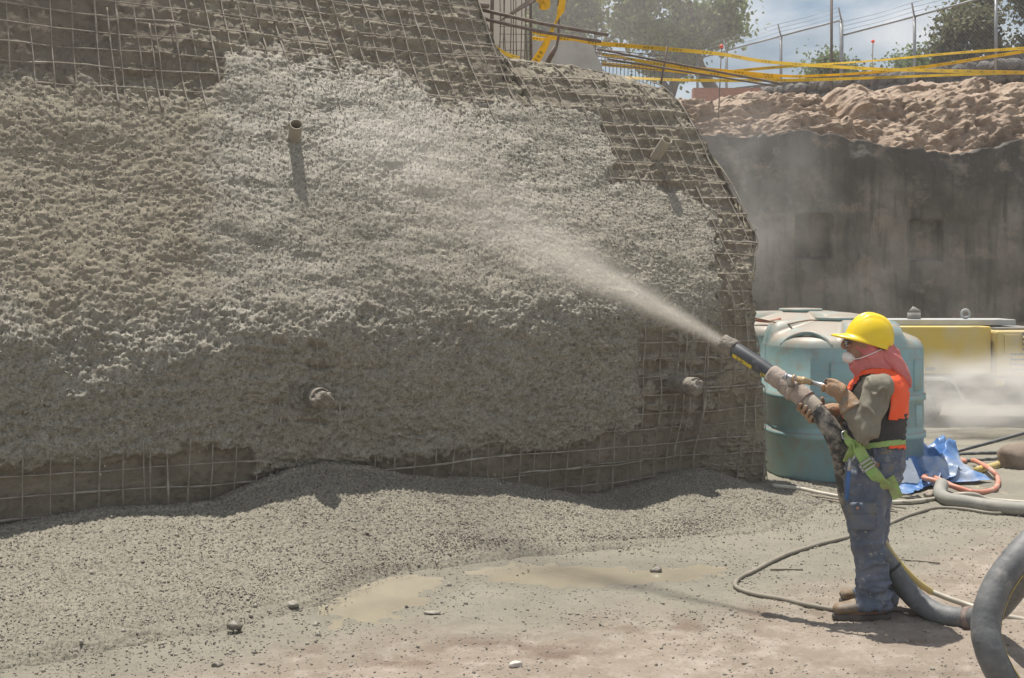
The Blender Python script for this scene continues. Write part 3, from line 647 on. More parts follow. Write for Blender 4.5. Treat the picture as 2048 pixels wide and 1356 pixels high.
# ------------------------------------------------------------------ chain link fence
M_GALV = pm('galvanised', (.34, .35, .36), (.26, .27, .28), 4, .5, metal=.5)
M_DARKST = pm('dark_steel', (.11, .10, .095), (.16, .12, .10), 8, .6, metal=.3)
FP = [(1395, 118, 200, 36), (1453, 101, 195, 35), (1562, 72, 165, 33), (1683, 40, 150, 31), (1829, 33, 135, 29), (1992, -12, 98, 27), (2170, -62, 60, 25.3)]
fen = root('chain_link_fence', (8.5, 29, 5.4), 'galvanised chain link fence with barbed wire on top of the stone wall', 'fence')
topp = []; basep = []
for k, (u_, vt, vb_, Y_) in enumerate(FP):
    tp, bp = P(u_, vt, Y_), P(u_, vb_, Y_); bp = A([tp[0], tp[1], bp[2] - .6]); mb = MB()
    ar = tp + A([-.12, -.18, .28]); mb.tube([bp, tp], .038 if k != 3 else .05, 8); mb.tube([tp - A([0, 0, .02]), ar], .02, 6); mb.mesh('post', M_GALV, fen); topp.append(tp); basep.append(bp)
topR = P(1687, 70, 31)
for k in range(len(FP) - 1):
    a, b = topp[k], topp[k + 1]; a2, b2 = basep[k], basep[k + 1]
    if k == 3: a = topR
    mb = MB(); mb.tube([a, b], .025, 6); mb.mesh('top_rail', M_GALV, fen)
    for h in (.10, .19, .28):
        mb = MB(); o = A([-.12, -.18, 1]) * h / .28 * A([1, 1, .28]); mid = (a + b) / 2 + o - A([0, 0, .03]); mb.tube([a + o, mid, b + o], .006, 4); mb.mesh('barbed_wire', M_GALV, fen)
    L = np.linalg.norm(b[:2] - a[:2]); H = max(a[2] - a2[2], b[2] - b2[2]); mb = MB(); stp = .085
    vs, fs = [], []; N_ = int((L + H) / stp)
    for sg in (1, -1):
        for i in range(-int(H / stp) - 1, N_):
            x0 = i * stp
            pa_, pb_ = (x0, 0.0), (x0 + H, H)      # 45 degrees
            lo_, hi_ = max(pa_[0], 0), min(pb_[0], L)
            if hi_ - lo_ < .05: continue
            q = []
            for xx in (lo_, hi_):
                yy = (xx - x0) / H; xk = xx / L if sg > 0 else 1 - xx / L
                q.append((a2 + (b2 - a2) * xk) * (1 - yy) + (a + (b - a) * xk) * yy)
            q = A(q); e = A([0, 0, .0022]); f_ = nf * .0022
            n0 = len(vs); vs += [q[0] + e, q[0] - e + f_, q[0] - e - f_, q[1] + e, q[1] - e + f_, q[1] - e - f_]
            fs += [(n0, n0 + 1, n0 + 4, n0 + 3), (n0 + 1, n0 + 2, n0 + 5, n0 + 4), (n0 + 2, n0, n0 + 3, n0 + 5)]
    mk('wire_mesh', vs, fs, M_GALV, fen, smooth=False)
a = P(1663, -60, 30); mb = MB(); mb.tube([A([a[0], 30, 4.9]), a], .035, 8); mb.mesh('steel_pole', M_DARKST, label='thin dark steel pole beside the fence corner post', cat='pole')
# ------------------------------------------------------------------ trees
M_BARK = pm('bark', (.12, .095, .075), (.075, .06, .048), 6, .9, .8, 14)
def leafmat(name, c1, c2):
    t = NT(name); q = t.n('ShaderNodeObjectInfo'); col = t.mix(t.ramp(t.noise(.9, 3), .35, .65), c1, c2); col = t.mix(t.ramp(t.noise(7, 3), .3, .7), col, tuple(x * 1.5 for x in c1))
    m = t.out(col, .6); t.b.inputs['Subsurface Weight'].default_value = 0
    tr = t.n('ShaderNodeBsdfTranslucent'); t.l(col, tr.inputs[0]); ms = t.n('ShaderNodeMixShader'); ms.inputs[0].default_value = .5
    t.l(t.b.outputs[0], ms.inputs[1]); t.l(tr.outputs[0], ms.inputs[2]); t.l(ms.outputs[0], t.t.nodes['Material Output'].inputs[0]); return m
L1 = leafmat('leaf_grey_green', (.13, .17, .075), (.17, .195, .09)); L2 = leafmat('leaf_yellow_green', (.15, .17, .07), (.19, .195, .085)); L3 = leafmat('leaf_olive', (.11, .12, .06), (.155, .14, .085))
def tree(u, vbase, Y, height, spread, label, leaf, seed, nleaf=9000, lsize=.12, trunk_r=.16, lean=(0, 0), levels=4, z0=4.9, name='tree', tall=.35, group=None, clump=.36):
    r_ = random.Random(seed); rn = np.random.default_rng(seed); base_ = P(u, vbase, Y); base_[2] = z0
    rt = root(name, base_, label, 'tree' if name != 'bush' else 'bush', group); mb = MB(); tips = []
    def grow(p, d, L, r, lev):
        n = 5; q = [p]; dd = d.copy()
        for i in range(n):
            dd = dd + A([r_.gauss(0, .13), r_.gauss(0, .13), r_.gauss(.03, .08)]); dd /= np.linalg.norm(dd); q.append(q[-1] + dd * L / n)
        mb.tube(q, np.linspace(r, r * .6, n + 1), 6 if lev < 2 else 4)
        if lev >= 2: tips.extend(q[2:])
        if lev < levels:
            for k in range(r_.choice((2, 3, 3)) + (lev == 0)):
                a_ = r_.uniform(0, 2 * math.pi); sp = r_.uniform(.35, .95) * spread
                nd = dd + A([math.cos(a_) * sp, math.sin(a_) * sp, r_.uniform(-.15, .25)]); nd /= np.linalg.norm(nd)
                grow(q[-1 - (k % 2) * r_.choice((0, 1, 2))], nd, L * r_.uniform(.55, .8), r * r_.uniform(.42, .6), lev + 1)
    grow(base_, A([lean[0], lean[1], 1.]), height * tall, trunk_r, 0)
    mb.mesh('trunk', M_BARK, rt)
    tp = A(tips); c = tp[rn.integers(0, len(tp), nleaf)] + rn.normal(size=(nleaf, 3)) * A([clump, clump, clump * .6]) * rn.uniform(.1, 1, (nleaf, 1))
    dr = rn.normal(size=(nleaf, 3)) + A([0, 0, -.5]); dr /= np.linalg.norm(dr, axis=1)[:, None]; sd = np.cross(dr, rn.normal(size=(nleaf, 3))); sd /= np.linalg.norm(sd, axis=1)[:, None]
    l_ = lsize * rn.uniform(.6, 1.4, (nleaf, 1)); w_ = l_ * .33
    vs = np.stack([c, c + dr * l_ * .5 + sd * w_, c + dr * l_, c + dr * l_ * .5 - sd * w_], 1).reshape(-1, 3)
    mk('crown', vs, np.arange(nleaf * 4).reshape(-1, 4), leaf, rt, smooth=False); return rt
tree(1490, 170, 38, 9.5, .85, 'tall open crowned tree with forked dark trunk behind the fence', L1, 5, 13000, .15, .30, (-.05, 0), tall=.40)
tree(1330, 170, 36, 8.5, .9, 'leafy tree behind the yellow tape and fallen rods', L1, 9, 13000, .15, .2, (.05, 0), tall=.24, z0=5.4, levels=5)
tree(1180, 170, 35, 8.5, .9, 'broad hazy tree behind the concrete block', L2, 13, 14000, .15, .22, tall=.25, z0=5.4, levels=5)
tree(1075, 170, 39, 9, .9, 'dark leafy tree behind the column reinforcement', L1, 14, 11000, .15, .2, tall=.25, z0=5.4, levels=5)
tree(2000, 100, 36, 5.6, 1.0, 'olive green tree overhanging the fence above the stone wall', L3, 21, 14000, .13, .16, (-.05, 0), z0=5.6, tall=.34)
tree(2120, 100, 35, 6.2, 1.0, 'olive green tree half outside the view past the fence', L3, 22, 9000, .13, .16, z0=5.6, tall=.34)
for k, (u_, Y_, h_, lb) in enumerate([(1650, 40, 4.1, 'round green bush behind the dark pole'), (1722, 41, 3.9, 'green bush right of the fence corner post'), (1800, 40, 4.6, 'tall green bush behind a chain link panel'), (1870, 40, 4.3, 'green bush below the olive tree')]):
    tree(u_, 130, Y_, h_, 1.1, lb, L2 if k % 2 else L1, 60 + k, 4200, .13, .08, z0=5.6, name='bush', levels=3, tall=.36, clump=.42)
# ------------------------------------------------------------------ building works behind the wall top
M_CONC = pm('cast_concrete', (.56, .55, .53), (.48, .47, .45), 2.5, .85, .4, 30, dirt=(.42, .40, .37), dscale=3)
M_CREAM = pm('cream_board', (.72, .66, .56), (.62, .57, .48), 3, .85, .3, 20)
M_REBAR = pm('rebar', (.15, .105, .08), (.20, .17, .15), 14, .75, .8, 140, metal=.2)
Yb = 14.2; out_ = [(1062, 84), (1100, 80), (1150, 82), (1185, 90), (1193, 112), (1200, 122), (1207, 150), (1212, 175), (1062, 175)]
fr = A([P(a_, b_, Yb) for a_, b_ in out_]); bk = fr + A([.1, .8, 0]); n = len(fr)
mk('concrete_block', np.concatenate([fr, bk]), [tuple(range(n)), tuple(range(n, 2 * n))[::-1]] + [(i, n + i, n + (i + 1) % n, (i + 1) % n) for i in range(n)], M_CONC, smooth=False,
   label='grey cast concrete block with a broken corner behind the wall top', cat='block')
a = P(1020, 90, 15.2); mb = MB(); mb.box(a + A([-.25, 0, 0]), (.85, .08, 1.1)); mb.mesh('formwork_board', M_CREAM, label='cream boarding behind the column reinforcement', cat='board', smooth=False)
a = P(1020, 10, 15.8); mb = MB(); mb.box(a + A([-.2, 0, .15]), (.9, .1, .42)); mb.mesh('concrete_beam', M_CONC, label='pale grey beam above the cream boarding', cat='beam', smooth=False)
def bar(pts_, r, name, parent=None, **k):
    mb = MB(); mb.tube(pts_, r, 7); return mb.mesh(name, M_REBAR, parent, **k)
cage = root('column_cage', P(1025, 150, 14.0), 'cage of thin upright column bars in front of the cream boarding', 'rebar')
for k, u_ in enumerate(np.linspace(998, 1062, 10)): 
    a = P(u_ + random.uniform(-2, 2), -60, 14 + .25 * (k % 3)); b = P(u_, 150, 14 + .25 * (k % 3)); bar([a, (a + b) / 2 + A([random.uniform(-.02, .02), 0, 0]), b], .006 if k < 9 else .017, 'bar', cage)
for k in range(6): bar([P(998, 36 + k * 16, 13.98), P(1062, 34 + k * 16 + random.uniform(-6, 6), 13.98)], .004, 'stirrup', cage)
cage2 = root('beam_cage', P(1040, 30, 13.8), 'bundle of slanting beam bars rising over the boarding', 'rebar')
for k in range(9): bar([P(1000 + k * 4, 42 - k * 3, 13.8), P(1105 + k * 3, -18 - k * 4, 13.6)], .008, 'bar', cage2)
cage3 = root('wall_cage', P(1250, 150, 17.0), 'row of thin upright bars standing beyond the concrete block', 'rebar')
for k in range(16): bar([P(1196 + k * 7.5, 100 + random.uniform(-2, 6) + k * 1.5, 17), P(1196 + k * 7.5, 185, 17)], .005, 'bar', cage3)
for k in range(5): bar([P(1190, 98 + k * 7, 17.02), P(1330 - k * 4, 112 + k * 7, 17.02)], .007, 'stirrup', cage3)
for k, (p_, q_, r_, lb) in enumerate([((948, 16, 12.6), (1217, 70, 12.9), .019, 'thick ribbed rod poking out over the wall top, the upper of two'), ((960, 36, 12.6), (1202, 83, 12.9), .018, 'thick ribbed rod poking out over the wall top, the lower of two'),
        ((1195, 98, 14.5), (1565, 168, 15.5), .014, 'long thin rod leaning across below the yellow tape'), ((1215, 118, 14.5), (1550, 172, 15.6), .012, 'long thin rod lying just under another behind the tape'),
        ((1118, -40, 13.6), (1117, 75, 13.6), .016, 'upright rod bent at its foot beside the concrete block'), ((1092, 128, 13.4), (1110, 92, 13.4), .018, 'short rusty rod leaning on the concrete block'),
        ((1335, 92, 15.5), (1321, 172, 15.5), .013, 'short upright rod carrying the yellow tapes'), ((985, -40, 13.5), (983, 80, 13.5), .022, 'dark upright rod close behind the wall crest'),
        ((940, 8, 12.4), (975, 12, 12.6), .03, 'stub of rusty bar lying on the wall crest')]):
    a, b = P(*p_), P(*q_); m = (a + b) / 2 - A([0, 0, .02 * (k < 2)])
    pts_ = [a, m, b] if k != 4 else [a, b, P(1112, 98, 13.6), P(1096, 128, 13.6)]
    bar(pts_, r_, 'steel_rod', label=lb, cat='rebar')
M_OR = pm('orange_cap', (.75, .10, .05), (.7, .09, .04), 5, .5)
for u_, v_, Y_, lb in ((1191, 84, 17.5, 'orange capped marker rod by the concrete block'), (1443, 93, 20.5, 'orange capped marker rod in front of the open crowned tree'), (1746, 83, 24, 'orange capped marker rod in front of the green bushes')):
    a = P(u_, v_, Y_); rt = root('marker_rod', A([a[0], a[1], 4.6]), lb, 'rod'); mb = MB(); mb.tube([A([a[0] - .05, a[1], 4.6]), a], .010, 6); mb.mesh('rod', M_REBAR, rt)
    rv, rf = ico(1); mk('cap', rv * .036 + a, rf, M_OR, rt)
# ------------------------------------------------------------------ warning tapes
t = NT('yellow_tape'); uvx = t.attr('along'); uvy = t.attr('across')
f1 = t.math('FRACT', t.math('MULTIPLY', uvx, 2.6)); word = t.math('MULTIPLY', t.math('LESS_THAN', f1, .34), t.math('LESS_THAN', t.math('ABSOLUTE', t.math('SUBTRACT', uvy, .5)), .26))
word = t.math('MULTIPLY', word, .5); gl = t.math('GREATER_THAN', t.math('FRACT', t.math('MULTIPLY', uvx, 21)), .35); word = t.math('MULTIPLY', word, gl)
col = t.mix(t.math('MULTIPLY', word, .85), t.mix(t.ramp(t.noise(2, 4), .35, .65), (.80, .56, .02), (.70, .48, .03)), (.05, .045, .03))
M_TAPE = t.out(col, .45)
tr = t.n('ShaderNodeBsdfTranslucent'); t.l(col, tr.inputs[0]); ms = t.n('ShaderNodeMixShader'); ms.inputs[0].default_value = .45
t.l(t.b.outputs[0], ms.inputs[1]); t.l(tr.outputs[0], ms.inputs[2]); t.l(ms.outputs[0], t.t.nodes['Material Output'].inputs[0])
def tape(pts_, width, label, twist=0.0, seed=0):
    p = spline([P(*q) for q in pts_], 10); n = len(p); L = np.r_[0, np.cumsum(np.linalg.norm(np.diff(p, axis=0), axis=1))]
    tang = np.gradient(p, axis=0); tang /= np.linalg.norm(tang, axis=1)[:, None]; a_ = .9 * n2(L * .35, 0 * L + seed, 140) + twist * np.sin(L * 1.1 + seed)
    up = A([0, 0, 1.])[None] - tang * tang[:, 2:3]; up /= np.linalg.norm(up, axis=1)[:, None]; sd = np.cross(tang, up)
    wv = (up * np.cos(a_)[:, None] + sd * np.sin(a_)[:, None]) * width / 2; nr = np.cross(tang, wv); nr /= np.linalg.norm(nr, axis=1)[:, None]; th = .0012
    vs = np.stack([p - wv + nr * th, p + wv + nr * th, p + wv - nr * th, p - wv - nr * th], 1).reshape(-1, 3)
    fs = [(i * 4 + j, i * 4 + 4 + j, i * 4 + 4 + (j + 1) % 4, i * 4 + (j + 1) % 4) for i in range(n - 1) for j in range(4)]
    mk('warning_tape', vs, fs, M_TAPE, smooth=False, label=label, cat='tape', group='yellow warning tapes strung above the pit', attrs={'along': np.repeat(L, 4), 'across': np.tile([0, 1, 1, 0], n)})
tape([(1064, 63, 16.5), (1120, 76, 16.4), (1190, 86, 16.3), (1320, 97, 16), (1440, 108, 15.8), (1540, 124, 15.6), (1730, 137, 15.6), (1850, 141, 16), (2080, 146, 18.5)], .055, 'yellow warning tape running from the column cage across in front of the open crowned tree', .2, 1)
tape([(1202, 108, 17.2), (1265, 119, 17), (1350, 133, 16.8), (1440, 141, 16.5), (1570, 152, 16.4), (1640, 151, 16.5), (1740, 145, 17), (1850, 134, 17.5), (1990, 112, 18.5), (2080, 98, 18.5)], .047, 'yellow warning tape sagging to its lowest before the earth bank', .3, 4)
tape([(1212, 153, 16.8), (1330, 159, 16.6), (1440, 161, 16.6), (1600, 160, 16.6), (1735, 156, 17), (1900, 150, 17.5), (2080, 144, 18.5)], .045, 'lowest yellow warning tape just above the earth bank', .2, 7)
tape([(1440, 145, 19), (1560, 134, 19.2), (1740, 122, 19.6), (1900, 107, 20), (2080, 94, 18.5)], .047, 'yellow warning tape slanting up in front of the stone wall', .2, 9)
a = P(2082, 70, 18.55); bar([a, A([a[0] * 20.9 / 18.55 + .15, 20.9, 4.1])], .02, 'steel_rod', label='leaning rod holding the far ends of the yellow tapes', cat='rebar')
tape([(1204, 128, 17.5), (1340, 140, 17.5), (1450, 150, 17.5), (1560, 154, 17.4)], .06, 'short faded yellow tape behind the leaning rods', .2, 11)
tape([(1127, -30, 13.3), (1124, 10, 13.3), (1117, 30, 13.3), (1104, 62, 13.25), (1088, 95, 13.25), (1069, 126, 13.3)], .085, 'loose strip of yellow tape hanging beside the upright rod', .7, 3)
tape([(1062, -20, 13.4), (1076, -6, 13.35), (1082, 8, 13.3), (1091, 10, 13.3), (1092, -4, 13.3), (1094, -30, 13.3)], .10, 'curled end of yellow tape above the column cage', .4, 6)
tape([(972, 72, 12.5), (985, 92, 12.4), (1012, 108, 12.4), (1040, 117, 12.5)], .05, 'muddy yellow tape lying along the wall crest', .2, 8)
tape([(1064, 76, 17.5), (1095, 80, 17.4), (1130, 84, 17.4)], .06, 'second short yellow tape end over the concrete block', .1, 2)
# ------------------------------------------------------------------ water tanks
t = NT('tank_plastic')
col = t.mix(t.ramp(t.noise(3, 6), .35, .65), (.215, .36, .375), (.26, .395, .395))
col = t.mix(t.math('MULTIPLY', t.ramp(t.noise(7, 7, .7), .48, .68), .7), col, (.29, .255, .21))
geo = t.n('ShaderNodeNewGeometry'); sp = t.n('ShaderNodeSeparateXYZ'); t.l(geo.outputs['True Normal'], sp.inputs[0])
dust = t.math('MULTIPLY', t.ramp(sp.outputs[2], .2, .6), t.ramp(t.noise(5, 6, .65), .22, .5)); col = t.mix(dust, col, (.30, .262, .215))
stn = t.noise(1, 5, .6, stretch=(14, 14, .8)); col = t.mix(t.math('MULTIPLY', t.ramp(stn, .58, .75), .35), col, (.33, .30, .26))
M_TANK = t.out(col, .5, t.noise(9, 4), .15, .02)
def tank(c, Rr, H, name, label, phase):
    rt = root(name, c, label, 'water tank'); n = 120; th = np.linspace(0, 2 * np.pi, n, endpoint=False)
    se = 1 / (np.abs(np.cos(th)) ** 2.9 + np.abs(np.sin(th)) ** 2.9) ** (1 / 2.9)
    sh = H * .80; prof = [(.02, .955), (.0, .965)]
    zs = [0, .03, .30, .305, .345, .35, .40, .405, .58, .585, .625, .63, .97, .985]; rr = [.965, .985, .985, 1.012, 1.012, .985, .985, .993, .985, 1.012, 1.012, .985, .985, .975]
    rings = [(z_ * sh, r_) for z_, r_ in zip(zs, rr)]
    v = []
    for z_, r_ in rings: v.append(np.stack([np.cos(th) * Rr * se * r_, np.sin(th) * Rr * se * r_, 0 * th + z_], -1))
    rid = sstep(.18, .32, np.cos((th - phase) * 6 / 2) * .5 + .5 - .42)      # raised radial shoulders
    for r_, zl, zh in [(.965, 1.0, 1.01), (.94, 1.025, 1.07), (.90, 1.045, 1.13), (.82, 1.065, 1.155), (.70, 1.095, 1.165), (.56, 1.125, 1.17), (.42, 1.15, 1.172), (.34, 1.16, 1.173)]:
        zz = sh * (zl + (zh - zl) * rid); v.append(np.stack([np.cos(th) * Rr * se * r_, np.sin(th) * Rr * se * r_, zz], -1))
    v.append(np.stack([0 * th, 0 * th, 0 * th + sh * 1.173], -1)); m = len(v); vv_ = np.concatenate(v) + A(c)
    body = mk('tank_shell', vv_, [(i * n + j, i * n + (j + 1) % n, (i + 1) * n + (j + 1) % n, (i + 1) * n + j) for i in range(m - 1) for j in range(n)], M_TANK, rt)
    lid = MB(); a_ = np.linspace(0, 2 * np.pi, 48, endpoint=False); lp = [(.0, .235), (.01, .25), (.03, .25), (.038, .235), (.042, .12), (.043, .001)]
    lv = A([[c[0] + r_ * np.cos(x), c[1] + r_ * np.sin(x), c[2] + sh * 1.173 - .01 + z_] for z_, r_ in lp for x in a_]); lid.add(lv, [(i * 48 + j, i * 48 + (j + 1) % 48, (i + 1) * 48 + (j + 1) % 48, (i + 1) * 48 + j) for i in range(5) for j in range(48)]); lid.mesh('lid', M_TANK, rt)
    return rt, sh
TC = A([3.30, 12.42, 0.0]); tk, TSH = tank(TC, .76, 1.62, 'water_tank', 'large blue green plastic water tank standing beside the wall corner', R(-78))
def on_tank(th, z_, off=.0):
    se = 1 / (abs(math.cos(th)) ** 2.9 + abs(math.sin(th)) ** 2.9) ** (1 / 2.9); return TC + A([math.cos(th) * (.76 * se * .985 + off), math.sin(th) * (.76 * se * .985 + off), z_])
th0 = math.atan2(-TC[1], -TC[0])       # bearing that faces the camera
# lifting handle moulded on the shoulder, raised panel, letters, outlet
hp_ = [on_tank(th0 - .78 + k * .085, TSH * .99 + .125 * math.sin(math.pi * k / 8) ** .7, -.03 - .10 * math.sin(math.pi * k / 8)) for k in range(9)]
mb = MB(); mb.tube(spline(hp_, 5), .022, 10); mb.mesh('handle', M_TANK, tk)
def patch(th_a, th_b, z_a, z_b, off, name, mat=M_TANK, nn=12):
    vs = [on_tank(th_a + (th_b - th_a) * i / nn, z_, o_) for i in range(nn + 1) for (z_, o_) in ((z_a, -.01), (z_a + .012, off), (z_b - .012, off), (z_b, -.01))]
    fs = [(i * 4 + j, i * 4 + 4 + j, i * 4 + 5 + j, i * 4 + 1 + j) for i in range(nn) for j in range(3)] + [(0, 1, 2, 3), (nn * 4 + 3, nn * 4 + 2, nn * 4 + 1, nn * 4)]
    return mk(name, vs, fs, mat, tk)
patch(th0 - .12, th0 + .16, TSH * .66, TSH * .88, .012, 'raised_panel')
patch(th0 + .95, th0 + 1.12, TSH * .66, TSH * .90, .012, 'raised_panel'); patch(th0 + .98, th0 + 1.12, TSH * .39, TSH * .56, .012, 'raised_panel')
fc = bpy.data.curves.new('t', 'FONT'); fc.body = 'ROTOPLAS'; fc.size = .16; fc.extrude = .012; tmp = bpy.data.objects.new('t', fc); COL.objects.link(tmp); bpy.context.view_layer.update()
me = bpy.data.meshes.new_from_object(tmp.evaluated_get(bpy.context.evaluated_depsgraph_get())); bpy.data.objects.remove(tmp)
tv = [on_tank(th0 - .42 + v_.co.x / .80, .60 + v_.co.y, .003 + v_.co.z) for v_ in me.vertices]; mk('raised_lettering', tv, [tuple(p.vertices) for p in me.polygons], M_TANK, tk, smooth=False)
M_RUST = pm('rusty_plate', (.22, .16, .14), (.16, .11, .095), 6, .85, .6, 30, dirt=(.34, .31, .28), dscale=6)
patch(th0 + .02, th0 + .42, .03, .27, .012, 'outlet_plate', M_RUST)
M_OFFW = pm('dirty_fitting', (.42, .38, .32), (.30, .26, .21), 12, .6, .4, 50)
oc = on_tank(th0 + .20, .135); od = (oc - TC) * A([1, 1, 0]); od /= np.linalg.norm(od); od = od + A([.5, -.2, -.15]); od /= np.linalg.norm(od)
mb = MB(); mb.tube([oc - od * .03, oc + od * .03, oc + od * .031, oc + od * .07, oc + od * .071, oc + od * .13, oc + od * .131, oc + od * .15], [.055, .055, .07, .07, .05, .05, .06, .06], 12, False)
mb.tube([oc + od * .15, oc + od * .10], [.045, .045], 12); mb.mesh('outlet_valve', M_OFFW, tk)
tank(A([3.35, 14.35, 0.0]), .80, 1.66, 'water_tank', 'second blue plastic water tank half hidden behind the first one', R(-60))
M_ROPE = pm('old_rope', (.36, .27, .19), (.28, .2, .14), 20, .9)
M_HOSEO = pm('orange_rubber', (.55, .21, .13), (.47, .2, .14), 5, .55, dirt=(.5, .36, .29), dscale=6)
mb = MB(); mb.tube(spline([P(1500, 634, 12.6), P(1530, 640, 12.5), P(1570, 648, 12.4), P(1600, 643, 12.3), P(1625, 640, 12.35), P(1660, 645, 12.4), P(1690, 641, 12.5)], 6), .008, 6); mb.mesh('rope', M_ROPE, label='thin brown rope lying over the top of the water tank', cat='rope')
# ------------------------------------------------------------------ compressor
Yc = 16.4
t = NT('dusty_yellow'); col = t.mix(t.ramp(t.noise(2.5, 7, .6), .35, .65), (.62, .44, .075), (.60, .47, .17)); col = t.mix(t.ramp(t.noise(1.6, 6, .6), .45, .75), col, (.52, .46, .34)); M_YEL = t.out(col, .55, t.noise(30, 3), .05, .01)
M_CHAS = pm('dusty_grey', (.20, .195, .185), (.27, .26, .24), 4, .85)
M_FEND = pm('dusty_fender', (.40, .42, .42), (.34, .35, .34), 4, .7, dirt=(.45, .42, .38))
M_TYRE = pm('tyre', (.05, .05, .05), (.10, .095, .09), 5, .9)
cp = root('air_compressor', A([7.0, 17.0, 0]), 'dusty yellow towed air compressor behind the water tank', 'compressor')
a, b = P(1768, 653, Yc), P(1983, 748, Yc); x0, x1, z1, z0 = a[0], b[0], a[2], b[2]
def bxc(name, mat, xa, xb, ya, yb, za, zb_, bev=.02, parent=cp):
    mb = MB(); mb.box(((xa + xb) / 2, (ya + yb) / 2, (za + zb_) / 2), (xb - xa, yb - ya, zb_ - za), bev=bev); return mb.mesh(name, mat, parent, smooth=False)
bd_ = bxc('canopy', M_YEL, x0, x1, Yc, Yc + 1.25, z0, z1)
for k in range(1): bxc('door_handle', M_CHAS, x0 + .55, x0 + .67, Yc - .03, Yc + .0, z0 + .05, z0 + .09, .01, bd_)
0 and bxc('door_seam', M_CHAS, x0 + .92, x0 + .93, Yc - .006, Yc + .01, z0 + .03, z1 - .03, 0, bd_)
g0 = P(1986, 660, Yc)[0]; g1 = P(2140, 660, Yc)[0]; gz1 = P(0, 661, Yc)[2]; gz0 = P(0, 751, Yc)[2]
gb = bxc('grille_housing', M_YEL, g0, g1, Yc - .12, Yc + 1.2, gz0, gz1, .03)
nl = 8
for col_ in range(2):
    for k in range(nl):
        za = gz0 + .03 + k * (gz1 - gz0 - .06) / nl; xa = g0 + .19 + col_ * .42
        if k >= nl - 4 and col_ == 0: xa += .15
        xb = g0 + .58 + col_ * .42
        bxc('louvre_slot', M_CHAS, xa, xb, Yc - .128, Yc - .1, za + .045, za + .075, 0, gb)
        mb = MB(); mb.add([(xa, Yc - .125, za + .045), (xb, Yc - .125, za + .045), (xb, Yc - .16, za + .005), (xa, Yc - .16, za + .005), (xa, Yc - .12, za + .0), (xb, Yc - .12, za + .0)], [(0, 1, 2, 3), (3, 2, 5, 4), (0, 3, 4), (1, 5, 2)]); mb.mesh('louvre', M_YEL, gb, smooth=False)
bxc('side_hatch', M_YEL, g0 + .10, g0 + .30, Yc - .135, Yc - .11, gz0 + .30, gz1 - .05, .006, gb)
r0 = P(1780, 641, Yc + .3)[0]; r1 = P(2032, 641, Yc + .3)[0]; rz = P(0, 642, Yc + .3)[2]
bxc('roof_rail', M_FEND, r0, r1, Yc + .3, Yc + .9, rz - .06, rz + .02, .01)
bxc('roof_step', M_CHAS, r1 - .35, r1 + .25, Yc + .1, Yc + .9, rz - .17, rz - .08, .01)
mb = MB(); c = P(1931, 629, Yc + .5); aa_ = np.linspace(0, 2 * np.pi, 20); mb.tube([c + A([math.cos(x) * .055, 0, math.sin(x) * .055 + .01]) for x in aa_], .018, 6); mb.mesh('lifting_eye', M_FEND, cp)
mb = MB(); c = P(1828, 628, Yc + .5); mb.tube([c - A([0, 0, .1]), c + A([0, 0, .02])], .09, 12); mb.tube([c + A([-.04, 0, .0]), c + A([-.0, 0, .05]), c + A([.08, -.02, .03])], [.05, .06, .02], 10); mb.mesh('exhaust_cap', M_CHAS, cp)
bxc('chassis', M_CHAS, x0 + .1, g1 - .1, Yc + .12, Yc + 1.0, z0 - .20, z0 - .003, .02)
bxc('tail_lamp', M_YEL, g0 + .02, g0 + .14, Yc - .06, Yc + .02, gz0 - .13, gz0 - .03, .01)
bxc('tow_bar', M_CHAS, g1 - .2, g1 + .9, Yc + .5, Yc + .6, z0 - .22, z0 - .13, .01)
bxc('support_leg', M_CHAS, g1 - .4, g1 - .3, Yc + .2, Yc + .3, 0, z0 - .1, .01)
fcx = P(1838, 0, Yc)[0]; fz = P(0, 752, Yc)[2]
prof = [(-.62, -.30), (-.50, -.06), (-.40, 0), (.30, 0), (.40, -.04), (.52, -.28), (.60, -.30), (.60, -.33), (.50, -.31), (.37, -.08), (.28, -.04), (-.38, -.04), (-.47, -.09), (-.58, -.32)]
vs = [(fcx + x_, y_, fz + z_) for y_ in (Yc - .22, Yc + .14) for x_, z_ in prof]; n = len(prof)
mk('mudguard', vs, [tuple(range(n)), tuple(range(n, 2 * n))[::-1]] + [(i, n + i, n + (i + 1) % n, (i + 1) % n) for i in range(n)], M_FEND, cp, smooth=False)
for yw in (Yc - .02, Yc + 1.1):
    rw = fz - .07; rw = rw / 2 - .01; cz = rw; mb = MB(); a_ = np.linspace(0, 2 * np.pi, 28, endpoint=False)
    for (rr_, yy) in ((.6, -.09), (.86, -.10), (1, -.07), (1.0, .07), (.86, .10), (.6, .09)): pass
    ring = [(rr_, yy) for (rr_, yy) in ((.6, -.09), (.86, -.10), (1, -.07), (1.0, .07), (.86, .10), (.6, .09))]
    vs = [(fcx + math.cos(x_) * rw * rr_, yw + yy, cz + math.sin(x_) * rw * rr_) for rr_, yy in ring for x_ in a_]; wh = mk('wheel', vs, [(i * 28 + j, i * 28 + (j + 1) % 28, ((i + 1) % 6) * 28 + (j + 1) % 28, ((i + 1) % 6) * 28 + j) for i in range(6) for j in range(28)], M_TYRE, cp)
    mb = MB(); mb.tube([A([fcx, yw - .075, cz]), A([fcx, yw + .075, cz])], rw * .6, 20); mb.mesh('rim', M_FEND, wh)
